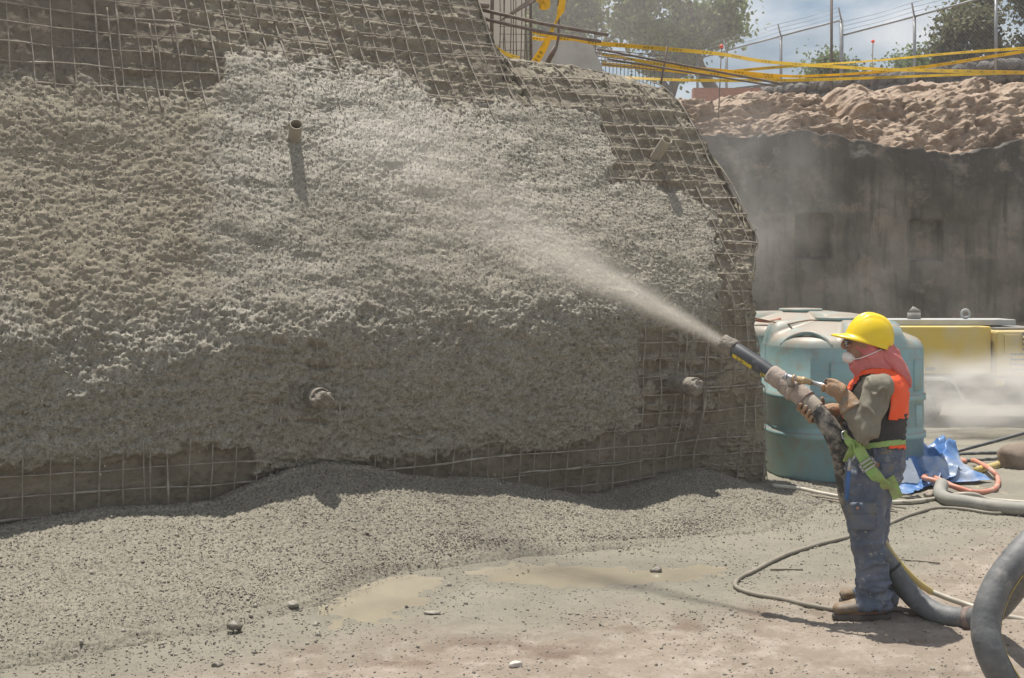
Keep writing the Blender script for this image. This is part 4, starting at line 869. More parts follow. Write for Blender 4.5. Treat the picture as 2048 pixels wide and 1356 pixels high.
# ------------------------------------------------------------------ hoses and clutter on the floor
M_BLK = pm('black_hose', (.055, .06, .065), (.10, .105, .105), 6, .55, dirt=(.30, .29, .27), dscale=8, damt=(.5, .75))
M_GRYH = pm('grey_hose', (.27, .265, .235), (.21, .205, .18), 5, .7, dirt=(.36, .34, .3), dscale=5)
M_WHT = pm('pale_hose', (.46, .43, .35), (.36, .33, .27), 6, .5, dirt=(.33, .3, .25), dscale=5)
M_YHOSE = pm('yellow_hose', (.52, .40, .12), (.46, .37, .16), 5, .5, dirt=(.42, .37, .26), dscale=6)
def hose(pts_, r, mat, name, label, n=8, floor=True, cat='hose', sides=10):
    q = []
    for p_ in pts_:
        if len(p_) == 2:
            z_ = 0
            for _ in range(3): g0_ = G(p_[0], p_[1], z_ + r); z_ = floor_z(g0_[0], g0_[1])
            q.append(A([g0_[0], g0_[1], z_ + r * .9]))
        else: q.append(P(*p_))
    mb = MB(); mb.tube(spline(q, n), r, sides); return mb.mesh(name, mat, label=label, cat=cat)
hose([(1908, 1234), (1850, 1226), (1785, 1218), (1725, 1224), (1660, 1217), (1610, 1208), (1560, 1196), (1510, 1188), (1480, 1178), (1470, 1168), (1480, 1155), (1510, 1140), (1545, 1122), (1580, 1106), (1640, 1087), (1700, 1071), (1760, 1054), (1810, 1033), (1850, 1020), (1880, 1015), (1930, 1018), (1985, 1026), (2025, 1024)], .0145, pm('muddy_thin_hose', (.25, .225, .18), (.19, .17, .135), 8, .7, .4, 60), 'thin_hose', 'thin muddy hose looping over the mud in front of the boots')
hose([(1748, 1020, 7.2), (1765, 1075, 7.2), (1790, 1117, 7.16), (1830, 1160, 7.2), (1862, 1183, 7.28)], .02, M_YHOSE, 'yellow_air_hose', 'yellow air hose following the thick black hose behind the leg')
hose([(1862, 1183, 7.28), (1900, 1198, 7.22), (1945, 1213, 7.15), (1990, 1228, 7.0), (2080, 1246, 6.9)], .017, M_WHT, 'pale_air_hose', 'pale air hose joined to the yellow one, running to the big hose loop')
hose([(1545, 972), (1600, 978), (1640, 986), (1700, 995), (1770, 1004), (1830, 1003), (1880, 996), (1920, 989, 10.6), (1950, 990, 10.6), (1980, 999), (2060, 1006)], .021, M_WHT, 'pale_hose', 'pale hose trailing past the tank foot and over the thick grey hose')
hose([(1884, 968, 11.0), (1880, 985), (1896, 997), (1930, 1003), (1985, 1010), (2048, 1017), (2130, 1022), (2260, 1018), (2420, 990)], .058, M_GRYH, 'grey_hose', 'thick grey hose lying bent on the ground near the blue tarpaulin', sides=16)
hose([(1945, 985, 10.9), (1905, 972, 11.0), (1872, 962, 11.2), (1848, 956, 11.3), (1858, 952, 11.5), (1885, 962, 11.3), (1920, 978, 11.0), (1960, 984), (1990, 974), (1996, 958), (1982, 940, 11.9), (1955, 924, 12.6), (1945, 921, 12.8)], .024, M_HOSEO, 'orange_hose', 'orange hose coiled over the tarpaulin and the thick grey hose')
hose([(1826, 902), (1880, 912), (1930, 921), (1900, 924), (1860, 920), (1835, 912), (1822, 908)], .022, M_HOSEO, 'orange_hose', 'orange hose lying doubled on the ground behind the tarpaulin')
hose([(1955, 940), (1990, 932, 12.6), (2020, 920, 12.8), (2048, 906, 13.0), (2120, 885, 13.2), (2200, 915, 13.4), (2300, 925)], .040, M_YHOSE, 'yellow_hose', 'thick yellow hose rising from the ground past the boulder', sides=14)
hose([(1878, 913), (1920, 901, 13.2), (1980, 885, 13.2), (2048, 866, 13.2), (2130, 842, 13.3), (2200, 838, 14.5), (2260, 820, 16.3)], .019, M_BLK, 'black_cable', 'straight black cable rising from the ground behind the tarpaulin', cat='cable')
hose([(1878, 922), (1930, 921), (1985, 917), (2018, 911), (2016, 906), (1980, 905), (1930, 907), (1890, 912)], .017, M_BLK, 'black_cable', 'black cable lying in a flat loop behind the tarpaulin', cat='cable')
hose([(1500, 636, 14.0), (1515, 640, 13.9), (1540, 642, 13.8), (1560, 638, 13.9)], .02, M_HOSEO, 'orange_hose', 'piece of orange hose on the second water tank')
# bundle of thin rods on the floor
M_STK = pm('muddy_rod', (.30, .27, .22), (.22, .19, .15), 9, .85)
for k in range(16):
    u0 = random.uniform(1590, 1700); v0 = random.uniform(980, 1000); a = G(u0, v0, .01); b = G(u0 + random.uniform(90, 190), v0 + random.uniform(4, 26), .012); m = (a + b) / 2 + A([0, 0, .01])
    for q in (a, m, b): q[2] = floor_z(q[0], q[1]) + .012 + k * .0012
    mb = MB(); mb.tube([a, m, b], .0075, 5); mb.mesh('thin_rod', M_STK, label='thin muddy rod in the loose bundle lying between the tank and the worker', cat='rod', group='loose bundle of rods by the tank')
for (p_, q_, r_, lb) in [((330, 1246), (435, 1207), .008, 'muddy rod half sunk in the rebound heap'), ((1540, 1138), (1606, 1141), .008, 'short stick in the mud inside the hose loop'), ((1800, 1120), (1880, 1127), .006, 'thin straw coloured stick behind the boots'), ((205, 1262), (330, 1246), .004, 'thin wire lying on the mud at the heap foot')]:
    a, b = G(*p_), G(*q_); a[2] = floor_z(a[0], a[1]) + r_ * .5; b[2] = floor_z(b[0], b[1]) + r_ * .9; mb = MB(); mb.tube([a, (a + b) / 2 + A([0, 0, .004]), b], r_, 6); mb.mesh('stick', M_STK, label=lb, cat='stick')
# drips and rebound flying in front of the shaded wall
nd = 110; vs, fs = [], []; v0, f0 = ico(0)
for i in range(nd):
    u_ = rng.uniform(60, 1400); v_ = rng.uniform(650, 960); p_ = on_wall(u_, v_, .10)[0] - A([B[0], B[1], 0]) * rng.uniform(.1, .5); r_ = rng.uniform(.0022, .005)
    fs += [tuple(int(k) + len(vs) for k in q) for q in f0]; vs += [tuple(p_ + q * A([r_, r_, r_ * rng.uniform(1, 4.5)])) for q in v0]
mk('falling_drips', vs, fs, M_PEB_L, kind='stuff')
# blue tarpaulin
gu = np.linspace(0, 1, 150)[None]; gv = np.linspace(0, 1, 110)[:, None]
eu = gu + .05 * n2(gu * 4, gv * 4, 150); ev = gv + .06 * n2(gu * 5, gv * 5, 151)
left = interp(gv, [(0, 1800), (.5, 1775), (1, 1760)]); right = interp(gv, [(0, 1905), (.35, 1950), (.62, 1990), (.8, 1925), (1, 1890)])
vt_ = interp(gu, [(0, 930), (.2, 915), (.45, 924), (.7, 920), (1, 955)]); vb_ = interp(gu, [(0, 992), (.3, 982), (.6, 981), (.8, 968), (1, 963)])
Ut = left + (right - left) * eu; Vt = vt_ + (vb_ - vt_) * ev
Yt = CH * F / (np.maximum(Vt + 6, 900) - HV); Xt = (Ut - CU) / F * Yt
rg = lambda f_, sd: 1 - np.abs(fbm2(Xt * f_ + .6 * n2(Xt * 2, Yt * 2, sd), Yt * f_ * .8, 2, sd)) * 2.2
edge = np.minimum.reduce([sstep(0, .22, eu), sstep(0, .25, 1 - eu), sstep(0, .25, ev), sstep(0, .3, 1 - ev)]) + 0 * Xt
Zt = .012 + edge * (.07 + .13 * np.clip(rg(2.2, 152), -.2, 1) + .07 * np.clip(rg(5.5, 153), -.3, 1) + .10 * np.exp(-((eu - .25) / .18) ** 2 - ((ev - .3) / .3) ** 2) + .10 * np.exp(-((eu - .62) / .2) ** 2 - ((ev - .3) / .35) ** 2)) + (1 - edge) * .02 * np.clip(rg(7, 154), 0, 1)
tp = np.stack([Xt, Yt, Zt], -1)
t = NT('blue_tarp'); col = t.mix(t.ramp(t.noise(4, 6, .6), .35, .65), (.045, .14, .38), (.13, .24, .44)); col = t.mix(t.math('MULTIPLY', t.ramp(t.noise(3.2, 6, .65), .46, .66), .8), col, (.40, .43, .48)); M_TARP = t.out(col, .38, t.noise(22, 4), .3, .02)
mk('tarpaulin', tp.reshape(-1, 3), gridf(*tp.shape[:2])[:, ::-1], M_TARP, label='crumpled blue plastic tarpaulin on the ground behind the worker', cat='tarpaulin')
gu = np.linspace(0, 1, 30)[None]; gv = np.linspace(0, 1, 30)[:, None]
a, b, c = P(1790, 975, 10.7), P(1838, 968, 10.9), P(1800, 925, 11.1); q = a + (b - a) * gu[..., None] * (1 - .6 * gv[..., None]) + (c - a) * gv[..., None]; q = q + A([0, -.05, .03]) + (.02 * n2(gu * 5, gv * 5, 155))[..., None] * A([0, 1, .5])
mk('plastic_sheet', q.reshape(-1, 3), gridf(30, 30), pm('greyish_sheet', (.22, .25, .30), (.17, .20, .25), 6, .3), label='translucent grey plastic sheet folded over the blue tarpaulin', cat='sheet')
# ------------------------------------------------------------------ the nozzle man
W0 = 7.09
def Q(u, v, dy=0.0): return P(u, v, W0 + dy)
PX = W0 / F                                   # metres per photo pixel at the worker
def loft(mb, rings, hint=(1, 0, 0), sides=20):
    """rings: (centre, half width along hint, half width across)"""
    c = A([r_[0] for r_ in rings]); v, f = tubemesh(c, [r_[1] for r_ in rings], sides, True, hint, [r_[2] for r_ in rings]); mb.add(v, f)
def densify(rings, n=5):
    c = spline([r_[0] for r_ in rings], n); k = np.arange(len(rings)); kk = np.linspace(0, len(rings) - 1, len(c))
    return [(c[i], np.interp(kk[i], k, [r_[1] for r_ in rings]), np.interp(kk[i], k, [r_[2] for r_ in rings])) for i in range(len(c))]
def ball(mb, c, r, sub=2):
    v, f = ico(sub); mb.add(v * A(r) + A(c), [tuple(x) for x in f])
def remesh(mb, voxel, smooth=4, fold=None):
    me = bpy.data.meshes.new('t'); me.from_pydata([tuple(q) for q in np.concatenate(mb.v)], [], mb.f); o = bpy.data.objects.new('t', me); COL.objects.link(o)
    bm = bmesh.new(); bm.from_mesh(me); bmesh.ops.recalc_face_normals(bm, faces=bm.faces); bm.to_mesh(me); bm.free()
    m = o.modifiers.new('r', 'REMESH'); m.mode = 'VOXEL'; m.voxel_size = voxel
    if smooth: q = o.modifiers.new('s', 'SMOOTH'); q.iterations = smooth; q.factor = .5
    bpy.context.view_layer.update(); ev = o.evaluated_get(bpy.context.evaluated_depsgraph_get()); m2 = bpy.data.meshes.new_from_object(ev); bpy.data.objects.remove(o)
    v = np.zeros(len(m2.vertices) * 3); m2.vertices.foreach_get('co', v); v = v.reshape(-1, 3); nr = np.zeros(len(v) * 3); m2.vertices.foreach_get('normal', nr); nr = nr.reshape(-1, 3)
    if fold is not None: v = v + nr * fold(v)[:, None]
    f = [tuple(p.vertices) for p in m2.polygons]; bpy.data.meshes.remove(m2); return v, f
skin = pm('skin', (.30, .165, .105), (.26, .14, .09), 20, .5)
M_SHIRT = pm('olive_shirt', (.215, .20, .155), (.165, .15, .115), 9, .85, .3, 160, dirt=(.13, .105, .08), dscale=6, damt=(.55, .75))
t = NT('denim'); col = t.mix(t.ramp(t.noise(7, 6, .6), .35, .65), (.072, .092, .13), (.14, .16, .20)); col = t.mix(t.ramp(t.noise(11, 6, .65), .55, .75), col, (.24, .25, .26)); col = t.mix(t.math('MULTIPLY', t.ramp(t.noise(5, 6, .65), .55, .72), .7), col, (.16, .135, .10)); col = t.mix(t.ramp(t.noise(55, 4, .6), .62, .68), col, (.33, .31, .27)); M_DENIM = t.out(col, .85, t.noise(220, 3), .3, .003)
M_VEST = pm('orange_vest', (.86, .105, .025), (.80, .09, .02), 6, .6, .2, 90, dirt=(.62, .17, .09), dscale=8, damt=(.6, .8))
M_BLACK = pm('black_webbing', (.022, .022, .024), (.05, .048, .046), 8, .75, .3, 120)
M_GREEN = pm('green_strap', (.23, .40, .12), (.30, .42, .14), 8, .7, .4, 150, dirt=(.27, .25, .13), dscale=9, damt=(.5, .7))
M_PINK = pm('pink_cloth', (.60, .20, .19), (.50, .155, .15), 10, .85, .3, 120)
M_GLOVE = pm('leather_glove', (.34, .21, .115), (.24, .15, .09), 14, .75, .6, 60, dirt=(.30, .27, .23), dscale=16, damt=(.5, .7))
M_BOOT = pm('boot_leather', (.20, .125, .06), (.13, .095, .06), 9, .7, .4, 60, dirt=(.27, .24, .20), dscale=8, damt=(.45, .7))
M_SOLE = pm('boot_sole', (.07, .06, .05), (.12, .105, .09), 10, .9)
M_HELM = pm('helmet_yellow', (.78, .57, .012), (.74, .53, .014), 7, .33, dirt=(.55, .44, .12), dscale=22, damt=(.62, .78))
M_WHITE = pm('mask_white', (.74, .72, .70), (.68, .66, .64), 8, .8)
M_STEEL = pm('buckle_steel', (.45, .45, .46), (.35, .35, .36), 12, .4, metal=.8)
# joints
LH, LK, LA = Q(1742, 935, -.105), Q(1731, 1072, -.115), Q(1747, 1192, -.10)
RH, RK, RA = Q(1752, 935, .12), Q(1738, 1072, .15), Q(1762, 1192, .17)
PEL, WAI, CHE, NEC = Q(1747, 905), Q(1747, 860), Q(1752, 800), Q(1744, 738)
LS, LE, LW = Q(1757, 775, -.185), Q(1727, 862, -.235), Q(1693, 800, -.155)
RS, RE, RW = Q(1742, 775, .185), Q(1700, 866, .20), Q(1672, 822, .10)
HD = Q(1727, 690)
# bare body, one continuous figure under the clothes
mb = MB()
loft(mb, densify([(Q(1747, 930), .10, .14), (PEL, .105, .145), (WAI, .10, .125), (CHE, .115, .145), (Q(1750, 765), .10, .16), (Q(1746, 748), .07, .12), (NEC, .055, .058), (Q(1738, 715), .053, .056), (Q(1733, 700), .055, .056)]))
for h, k, a_ in ((LH, LK, LA), (RH, RK, RA)): loft(mb, densify([(h + A([0, 0, .04]), .085, .085), ((h + k) / 2, .072, .072), (k, .055, .056), ((k + a_) / 2, .052, .052), (a_, .038, .038), (a_ - A([0, 0, .04]), .036, .036)]))
for a_ in (LA, RA): loft(mb, [(A([a_[0] + .06, a_[1], .05]), .03, .03), (A([a_[0], a_[1], .05]), .035, .04), (A([a_[0] - .14, a_[1], .04]), .03, .042), (A([a_[0] - .19, a_[1], .035]), .018, .03)], (0, 0, 1))
for s_, e_, w_ in ((LS, LE, LW), (RS, RE, RW)): loft(mb, densify([(s_, .05, .05), ((s_ + e_) / 2, .043, .043), (e_, .036, .036), ((e_ + w_) / 2, .036, .036), (w_, .027, .027)])); ball(mb, s_, (.06, .06, .06))
hd = [(.0, Q(1724, 727), .030, .028), (0, Q(1719, 721), .055, .045), (0, Q(1721, 708), .078, .062), (0, Q(1727, 692), .094, .073), (0, Q(1729, 675), .097, .076), (0, Q(1731, 658), .085, .07), (0, Q(1733, 645), .05, .045)]
loft(mb, densify([(c, a_, b_) for _, c, a_, b_ in hd]))
loft(mb, densify([(Q(1694, 674), .008, .009), (Q(1688, 684), .012, .011), (Q(1685.5, 692), .013, .016), (Q(1692, 697), .010, .012)]))      # nose
loft(mb, densify([(Q(1693, 671), .012, .03), (Q(1697, 669), .014, .05), (Q(1702, 670), .012, .06)]))                                       # brow
for dy in (-1, 1): ball(mb, Q(1738, 692, dy * .076), (.018, .008, .03)); ball(mb, Q(1699, 690, dy * .038), (.016, .018, .014))
v, f = remesh(mb, .008, 3)
per = mk('person', v, f, skin, origin=A([*Q(1740, 1228)[:2], 0.0]), label='worker in yellow helmet, orange vest and jeans aiming the spray nozzle', cat='person')
# jeans
def crease(sc, amp, ang=(1, 1, 1), seed=0):
    def fn(v):
        q = v * sc * A(ang); return amp * (1 - 2 * np.abs(n3(q + .6 * n3(q * 1.7, seed + 3)[:, None], seed))) + amp * .35 * n3(q * 3.1, seed + 5)
    return fn
mb = MB()
loft(mb, densify([(Q(1750, 882), .152, .165), (Q(1750, 905), .160, .170), (Q(1750, 930), .163, .175), (Q(1749, 955), .145, .17), (Q(1744, 970), .11, .15)]))
loft(mb, densify([(Q(1741, 915, -.075), .13, .09), (Q(1737, 960, -.10), .140, .105), (Q(1733, 1000, -.11), .115, .095), (Q(1732, 1050, -.115), .098, .088), (Q(1735, 1090, -.115), .086, .082), (Q(1744, 1130, -.11), .082, .082), (Q(1746, 1165, -.105), .088, .085), (Q(1746, 1192, -.10), .098, .088), (Q(1746, 1214, -.10), .104, .09)]))
loft(mb, densify([(Q(1747, 915, .09), .12, .09), (Q(1745, 960, .12), .128, .10), (Q(1742, 1000, .14), .115, .098), (Q(1741, 1050, .15), .102, .092), (Q(1745, 1090, .155), .092, .086), (Q(1752, 1130, .16), .085, .082), (Q(1757, 1165, .165), .09, .085), (Q(1758, 1190, .17), .096, .088), (Q(1757, 1207, .17), .10, .09)]))
c1 = crease(9, .011, (1, 1, 1.9), 200); 
def fold_j(v):
    zz = v[:, 2]; low = sstep(.45, .08, zz) + .35 * np.exp(-((zz - .47) / .12) ** 2) + .3 * sstep(.7, .85, zz)
    return c1(v) * (.55 + 1.3 * low)
v, f = remesh(mb, .0075, 3, fold_j); jeans = mk('jeans', v, f, M_DENIM, per)
def surf_patch(name, mat, u0, u1, v0, v1, dyf, parent, th=.012, nx=10, nz=10):
    """small cloth panel on the near side, following depth dyf(u, v)"""
    gu, gv = np.meshgrid(np.linspace(u0, u1, nx), np.linspace(v0, v1, nz)); n_ = nx * nz; dy = dyf(gu, gv) + .003 * n2(gu * .15, gv * .15, 9)
    Yq = W0 + dy; pf = np.stack([(gu - CU) / F * Yq, Yq - th, CH - (gv - HV) / F * Yq], -1); pb = pf + A([0, th * 2.2, 0]); k = np.minimum.reduce([gu - u0, u1 - gu, gv - v0, v1 - gv]); pf[..., 1] += np.where(k < 1e-6, th * .6, 0)
    fr_ = gridf(nz, nx); bd_i = np.r_[np.arange(nx), np.arange(1, nz) * nx + nx - 1, (nz - 1) * nx + np.arange(nx - 2, -1, -1), np.arange(nz - 2, 0, -1) * nx]
    fs = [tuple(q) for q in fr_[:, ::-1]] + [(bd_i[i], bd_i[(i + 1) % len(bd_i)], bd_i[(i + 1) % len(bd_i)] + n_, bd_i[i] + n_) for i in range(len(bd_i))]
    return mk(name, np.concatenate([pf.reshape(-1, 3), pb.reshape(-1, 3)]), fs, mat, parent)
legd = lambda uu, vv: -.115 - np.sqrt(np.clip(.104 ** 2 - ((uu - 1733) * PX * .80) ** 2, .0005, 1))
M_DEN2 = pm('denim_pocket', (.085, .105, .14), (.13, .15, .185), 9, .85, .3, 200, dirt=(.17, .145, .11), dscale=9)
cp_ = surf_patch('cargo_pocket', M_DEN2, 1699, 1750, 1022, 1060, legd, jeans, .016); surf_patch('pocket_flap', M_DEN2, 1696, 1752, 1005, 1028, legd, jeans, .022)
mb = MB(); c = Q(1715, 1016, -.243); mb.tube([c, c - A([0, .006, 0])], .008, 12); mb.mesh('button', pm('copper', (.5, .27, .18), None, 5, .4, metal=.7), jeans)
hipd = lambda uu, vv: -.02 - np.sqrt(np.clip(.176 ** 2 - ((uu - 1748) * PX * .95) ** 2, .0005, 1)) + .008
surf_patch('back_pocket', M_DEN2, 1760, 1796, 925, 962, hipd, jeans, .010); surf_patch('belt_loop', M_DEN2, 1746, 1752, 896, 914, hipd, jeans, .014, 3, 4)
# boots
for a_, uu0, dy, vs0 in ((LA, 0, -.10, 0), (RA, 14, .17, 0)):
    yb = W0 + dy; x = lambda u_: (u_ + uu0 - CU) / F * yb; gz = floor_z(x(1725), yb); sz_ = A([0, 0, 1.])
    mb = MB(); loft(mb, densify([(A([x(1779), yb, gz + .065]), .035, .030), (A([x(1768), yb, gz + .075]), .052, .042), (A([x(1745), yb, gz + .075]), .052, .046), (A([x(1715), yb, gz + .068]), .045, .050), (A([x(1692), yb, gz + .058]), .038, .052), (A([x(1675), yb, gz + .052]), .032, .044), (A([x(1667), yb, gz + .046]), .018, .026)]), (0, 0, 1))
    loft(mb, densify([(A([x(1758), yb, gz + .07]), .055, .05), (A([x(1756), yb, gz + .13]), .055, .05), (A([x(1752), yb, gz + .20]), .052, .05)])); v, f = remesh(mb, .008, 3, crease(22, .002, seed=220)); bt = mk('boot', v, f, M_BOOT, per)
    n = 40; th = np.linspace(0, 2 * np.pi, n, endpoint=False); cx = (x(1664) + x(1783)) / 2; hl = (x(1783) - x(1664)) / 2; ring = lambda k, z_: np.stack([cx + np.sign(np.cos(th)) * np.abs(np.cos(th)) ** .8 * hl * k, yb + np.sin(th) * .054 * k * (1 - .14 * np.cos(th)), 0 * th + gz + z_], -1)
    vs = np.concatenate([ring(.97, -.005), ring(1, .004), ring(1, .026), ring(.95, .032)]); mk('sole', vs, [(i * n + j, i * n + (j + 1) % n, (i + 1) * n + (j + 1) % n, (i + 1) * n + j) for i in range(3) for j in range(n)] + [tuple(range(n))[::-1], tuple(3 * n + j for j in range(n))], M_SOLE, bt)
    mb = MB()
    for k in range(4): u_ = 1722 + k * 7; mb.tube([A([x(u_), yb - .03, gz + .105 + k * .012]), A([x(u_) - .008, yb, gz + .117 + k * .013]), A([x(u_), yb + .03, gz + .105 + k * .012])], .004, 5)
    mb.mesh('lace', M_SOLE, bt)
# shirt
torso = [(Q(1750, 900), .148, .165), (Q(1748, 870), .150, .162), (Q(1750, 835), .153, .165), (Q(1753, 800), .155, .175), (Q(1754, 775), .142, .185), (Q(1750, 757), .115, .165), (Q(1745, 744), .075, .10), (Q(1741, 733), .062, .066)]
mb = MB(); loft(mb, densify(torso))
def sleeve(s_, e_, w_):
    loft(mb, densify([(s_ + A([.01, 0, .01]), .074, .066), (s_ * .6 + e_ * .4, .076, .068), (s_ * .25 + e_ * .75, .072, .066), (e_ + A([.010, 0, -.010]), .064, .060), (e_ * .65 + w_ * .35, .061, .058), (e_ * .3 + w_ * .7, .056, .054), (w_, .046, .046)], 6)); ball(mb, s_ + A([0, 0, .0]), (.082, .078, .078))
sleeve(LS, LE, LW); sleeve(RS, RE, RW)
v, f = remesh(mb, .0065, 3, crease(11, .0105, (1.2, 1, .8), 230)); shirt = mk('shirt', v, f, M_SHIRT, per)
# vest: shell round the torso with arm holes
def shell(rings, grow, keep, name, mat, parent=per, th=.006, sides=72, nd=9, fold=None, trim=None):
    rg_ = densify([(c, a_ + grow, b_ + grow) for c, a_, b_ in rings], nd); v, f = tubemesh(A([r_[0] for r_ in rg_]), [r_[1] for r_ in rg_], sides, False, (1, 0, 0), [r_[2] for r_ in rg_])
    if fold is not None: c0 = v.mean(0); d_ = v - c0; d_[:, 2] = 0; d_ /= np.linalg.norm(d_, axis=1)[:, None]; v = v + d_ * fold(v)[:, None]
    uu, vv = proj(v); ok = keep(uu, vv, v[:, 1] - W0); f = [q for q in f if all(ok[i] for i in q)]
    bm = bmesh.new(); bv = [bm.verts.new(q) for q in v]
    for q in f: bm.faces.new([bv[i] for i in q])
    bmesh.ops.delete(bm, geom=[q for q in bm.verts if not q.link_faces], context='VERTS'); bmesh.ops.recalc_face_normals(bm, faces=bm.faces)
    edges = [[tuple(q.co) for q in e.verts] for e in bm.edges if e.is_boundary]
    bmesh.ops.solidify(bm, geom=bm.faces[:], thickness=-th); bm.verts.index_update()
    o = mk(name, [tuple(q.co) for q in bm.verts], [tuple(x.index for x in q.verts) for q in bm.faces], mat, parent); bm.free()
    if trim:
        mt = MB()
        for a_, b_ in edges: mt.tube([a_, b_], .0045, 5)
        mt.mesh('edge_trim', trim, o)
    return o
def keep_vest(uu, vv, dy):
    near = dy < -.03
    eu = (uu - 1735 - (vv - 800) * -.10) / 46; ev = (vv - 812) / np.where(vv < 812, 63, 90); hole = (eu ** 2 + ev ** 2 < 1) & (np.abs(dy) > .05)
    return ~hole & (vv < 840) & (vv > 737)
trs = [(c, a_ + .004, b_ + .012) for c, a_, b_ in torso]
shell(trs, .012, keep_vest, 'safety_vest', M_VEST, fold=crease(12, .009, seed=240), trim=M_BLACK)
shell(torso, .016, lambda uu, vv, dy: (vv > 826 - .0 * uu) & (vv < 882), 'back_support_belt', M_BLACK, fold=lambda v: .004 * np.sin(v[:, 2] * 180))
shell(torso, .012, lambda uu, vv, dy: (vv > 886) & (vv < 899) & ((uu > 1775) | (uu < 1712)), 'vest_hem', M_VEST, fold=crease(20, .006, seed=244))
shell([(Q(1748, 905), .158, .178), (Q(1748, 890), .158, .176), (Q(1748, 875), .156, .172), (Q(1748, 866), .156, .172)], .010, lambda uu, vv, dy: (vv > 889 - (uu - 1700) * .115) & (vv < 903 - (uu - 1700) * .12), 'harness_belt', M_GREEN)
def ribbon(pts_, wdir, width, th, name, mat, parent=per, n=6):
    p = spline(pts_, n); t_ = np.gradient(p, axis=0); t_ /= np.linalg.norm(t_, axis=1)[:, None]; wd = A(wdir, float)[None] - t_ * (t_ @ A(wdir, float))[:, None]; wd /= np.linalg.norm(wd, axis=1)[:, None]; nn = np.cross(t_, wd)
    vs = np.stack([p - wd * width / 2 + nn * th, p + wd * width / 2 + nn * th, p + wd * width / 2 - nn * th, p - wd * width / 2 - nn * th], 1).reshape(-1, 3)
    fs = [(i * 4 + j, i * 4 + 4 + j, i * 4 + 4 + (j + 1) % 4, i * 4 + (j + 1) % 4) for i in range(len(p) - 1) for j in range(4)] + [(3, 2, 1, 0), tuple(len(p) * 4 - 4 + j for j in range(4))]
    return mk(name, vs, fs, mat, parent, smooth=False)
ls = ribbon([Q(1702, 884, -.20), Q(1714, 893, -.215), Q(1725, 912, -.222), Q(1740, 938, -.230), Q(1755, 955, -.228), Q(1768, 968, -.215), Q(1772, 978, -.20)], (1, -.0, -.62), .066, .004, 'leg_strap', M_GREEN)
ribbon([Q(1690, 866, -.14), Q(1694, 878, -.17), Q(1706, 888, -.20), Q(1722, 886, -.215)], (0, 0, 1), .05, .004, 'leg_strap', M_GREEN)
ribbon([Q(1712, 892, -.205), Q(1702, 905, -.20), Q(1694, 922, -.16)], (1, 0, .3), .05, .004, 'leg_strap', M_GREEN)
ribbon([Q(1778, 955, -.20), Q(1786, 972, -.19), Q(1796, 996, -.185)], (1, 0, .3), .060, .003, 'strap_tail', M_GREEN)
mb = MB(); bc = Q(1735, 929, -.244); rt_ = A(Matrix.Rotation(R(-33), 3, 'Y')); 
for (dx, dz, sx, sz2) in ((0, .022, .085, .010), (0, -.022, .085, .010), (.04, 0, .010, .05), (-.04, 0, .010, .05), (0, 0, .085, .007)): mb.box(bc + rt_ @ A([dx, 0, dz]), (sx, .008, sz2), rt_)
mb.mesh('buckle', M_STEEL, ls, smooth=False)
mb = MB(); mb.tube(spline([Q(1690, 862, -.13), Q(1684, 866, -.14), Q(1686, 876, -.15), Q(1693, 878, -.16)], 5), .005, 6); mb.mesh('snap_hook', M_STEEL, per)
hmr = root('hand_tool', Q(1695, 960, -.15), 'small blue handled tool hanging from the harness belt', 'tool')
mb = MB(); mb.tube([Q(1700, 915, -.22), Q(1698, 942, -.235)], [.008, .011], 8); mb.mesh('shaft', M_STEEL, hmr); mb = MB(); mb.tube([Q(1698, 942, -.235), Q(1696, 960, -.238), Q(1693, 1000, -.235)], [.011, .014, .012], 8); mb.mesh('grip', pm('blue_grip', (.05, .14, .36), None, 6, .5), hmr)
# head: cloth, mask, helmet, glasses
mb = MB()
loft(mb, densify([(Q(1741, 672), .105, .088), (Q(1742, 688), .108, .092), (Q(1743, 704), .108, .093), (Q(1745, 718), .110, .093), (Q(1748, 730), .115, .10), (Q(1752, 741), .105, .115), (Q(1756, 750), .08, .11)]))
loft(mb, densify([(Q(1764, 700), .055, .10), (Q(1776, 714), .055, .12), (Q(1788, 730), .048, .13), (Q(1799, 748), .036, .125), (Q(1807, 766), .022, .09), (Q(1811, 778), .010, .04)]))
loft(mb, densify([(Q(1715, 716), .045, .06), (Q(1720, 728), .05, .065), (Q(1727, 737), .045, .07)]))
cf = crease(13, .014, (1.1, .8, .45), 250); v, f = remesh(mb, .006, 2, lambda v: cf(v @ A(Matrix.Rotation(R(35), 3, 'Y')).T))
mk('head_cloth', v, f, M_PINK, per)
mb = MB(); loft(mb, densify([(Q(1707, 721), .010, .05), (Q(1702, 718), .030, .056), (Q(1696, 714.5), .033, .052), (Q(1690, 711), .028, .038), (Q(1686, 709), .014, .018)]), (0, 0, 1)); v, f = remesh(mb, .005, 3); mk('dust_mask', v, f, M_WHITE, per)
for dy in (-1, 1):
    mb = MB(); mb.tube(spline([Q(1703, 718, dy * .055), Q(1718, 717, dy * .098), Q(1740, 709, dy * .112), Q(1760, 700, dy * .10), Q(1772, 694, dy * .07), Q(1778, 691, 0)], 6), .0028, 5); mb.mesh('mask_strap', M_WHITE, per)
mb = MB(); mb.tube(spline([Q(1704, 683, -.075), Q(1697, 682, -.06), Q(1691, 681.5, -.035), Q(1688, 682, 0), Q(1691, 681.5, .035), Q(1697, 682, .06), Q(1704, 683, .075)], 5), .004, 6)
gl = mb.mesh('safety_glasses', pm('glasses_frame', (.10, .12, .22), None, 5, .3), per)
t = NT('lens'); t.b.inputs['Transmission Weight'].default_value = .85; M_LENS = t.out((.8, .85, .9), .05)
for dy in (-1, 1): rv, rf = ico(2); mk('lens', rv * A([.007, .024, .019]) + Q(1691.5, 685, dy * .034), rf, M_LENS, gl)
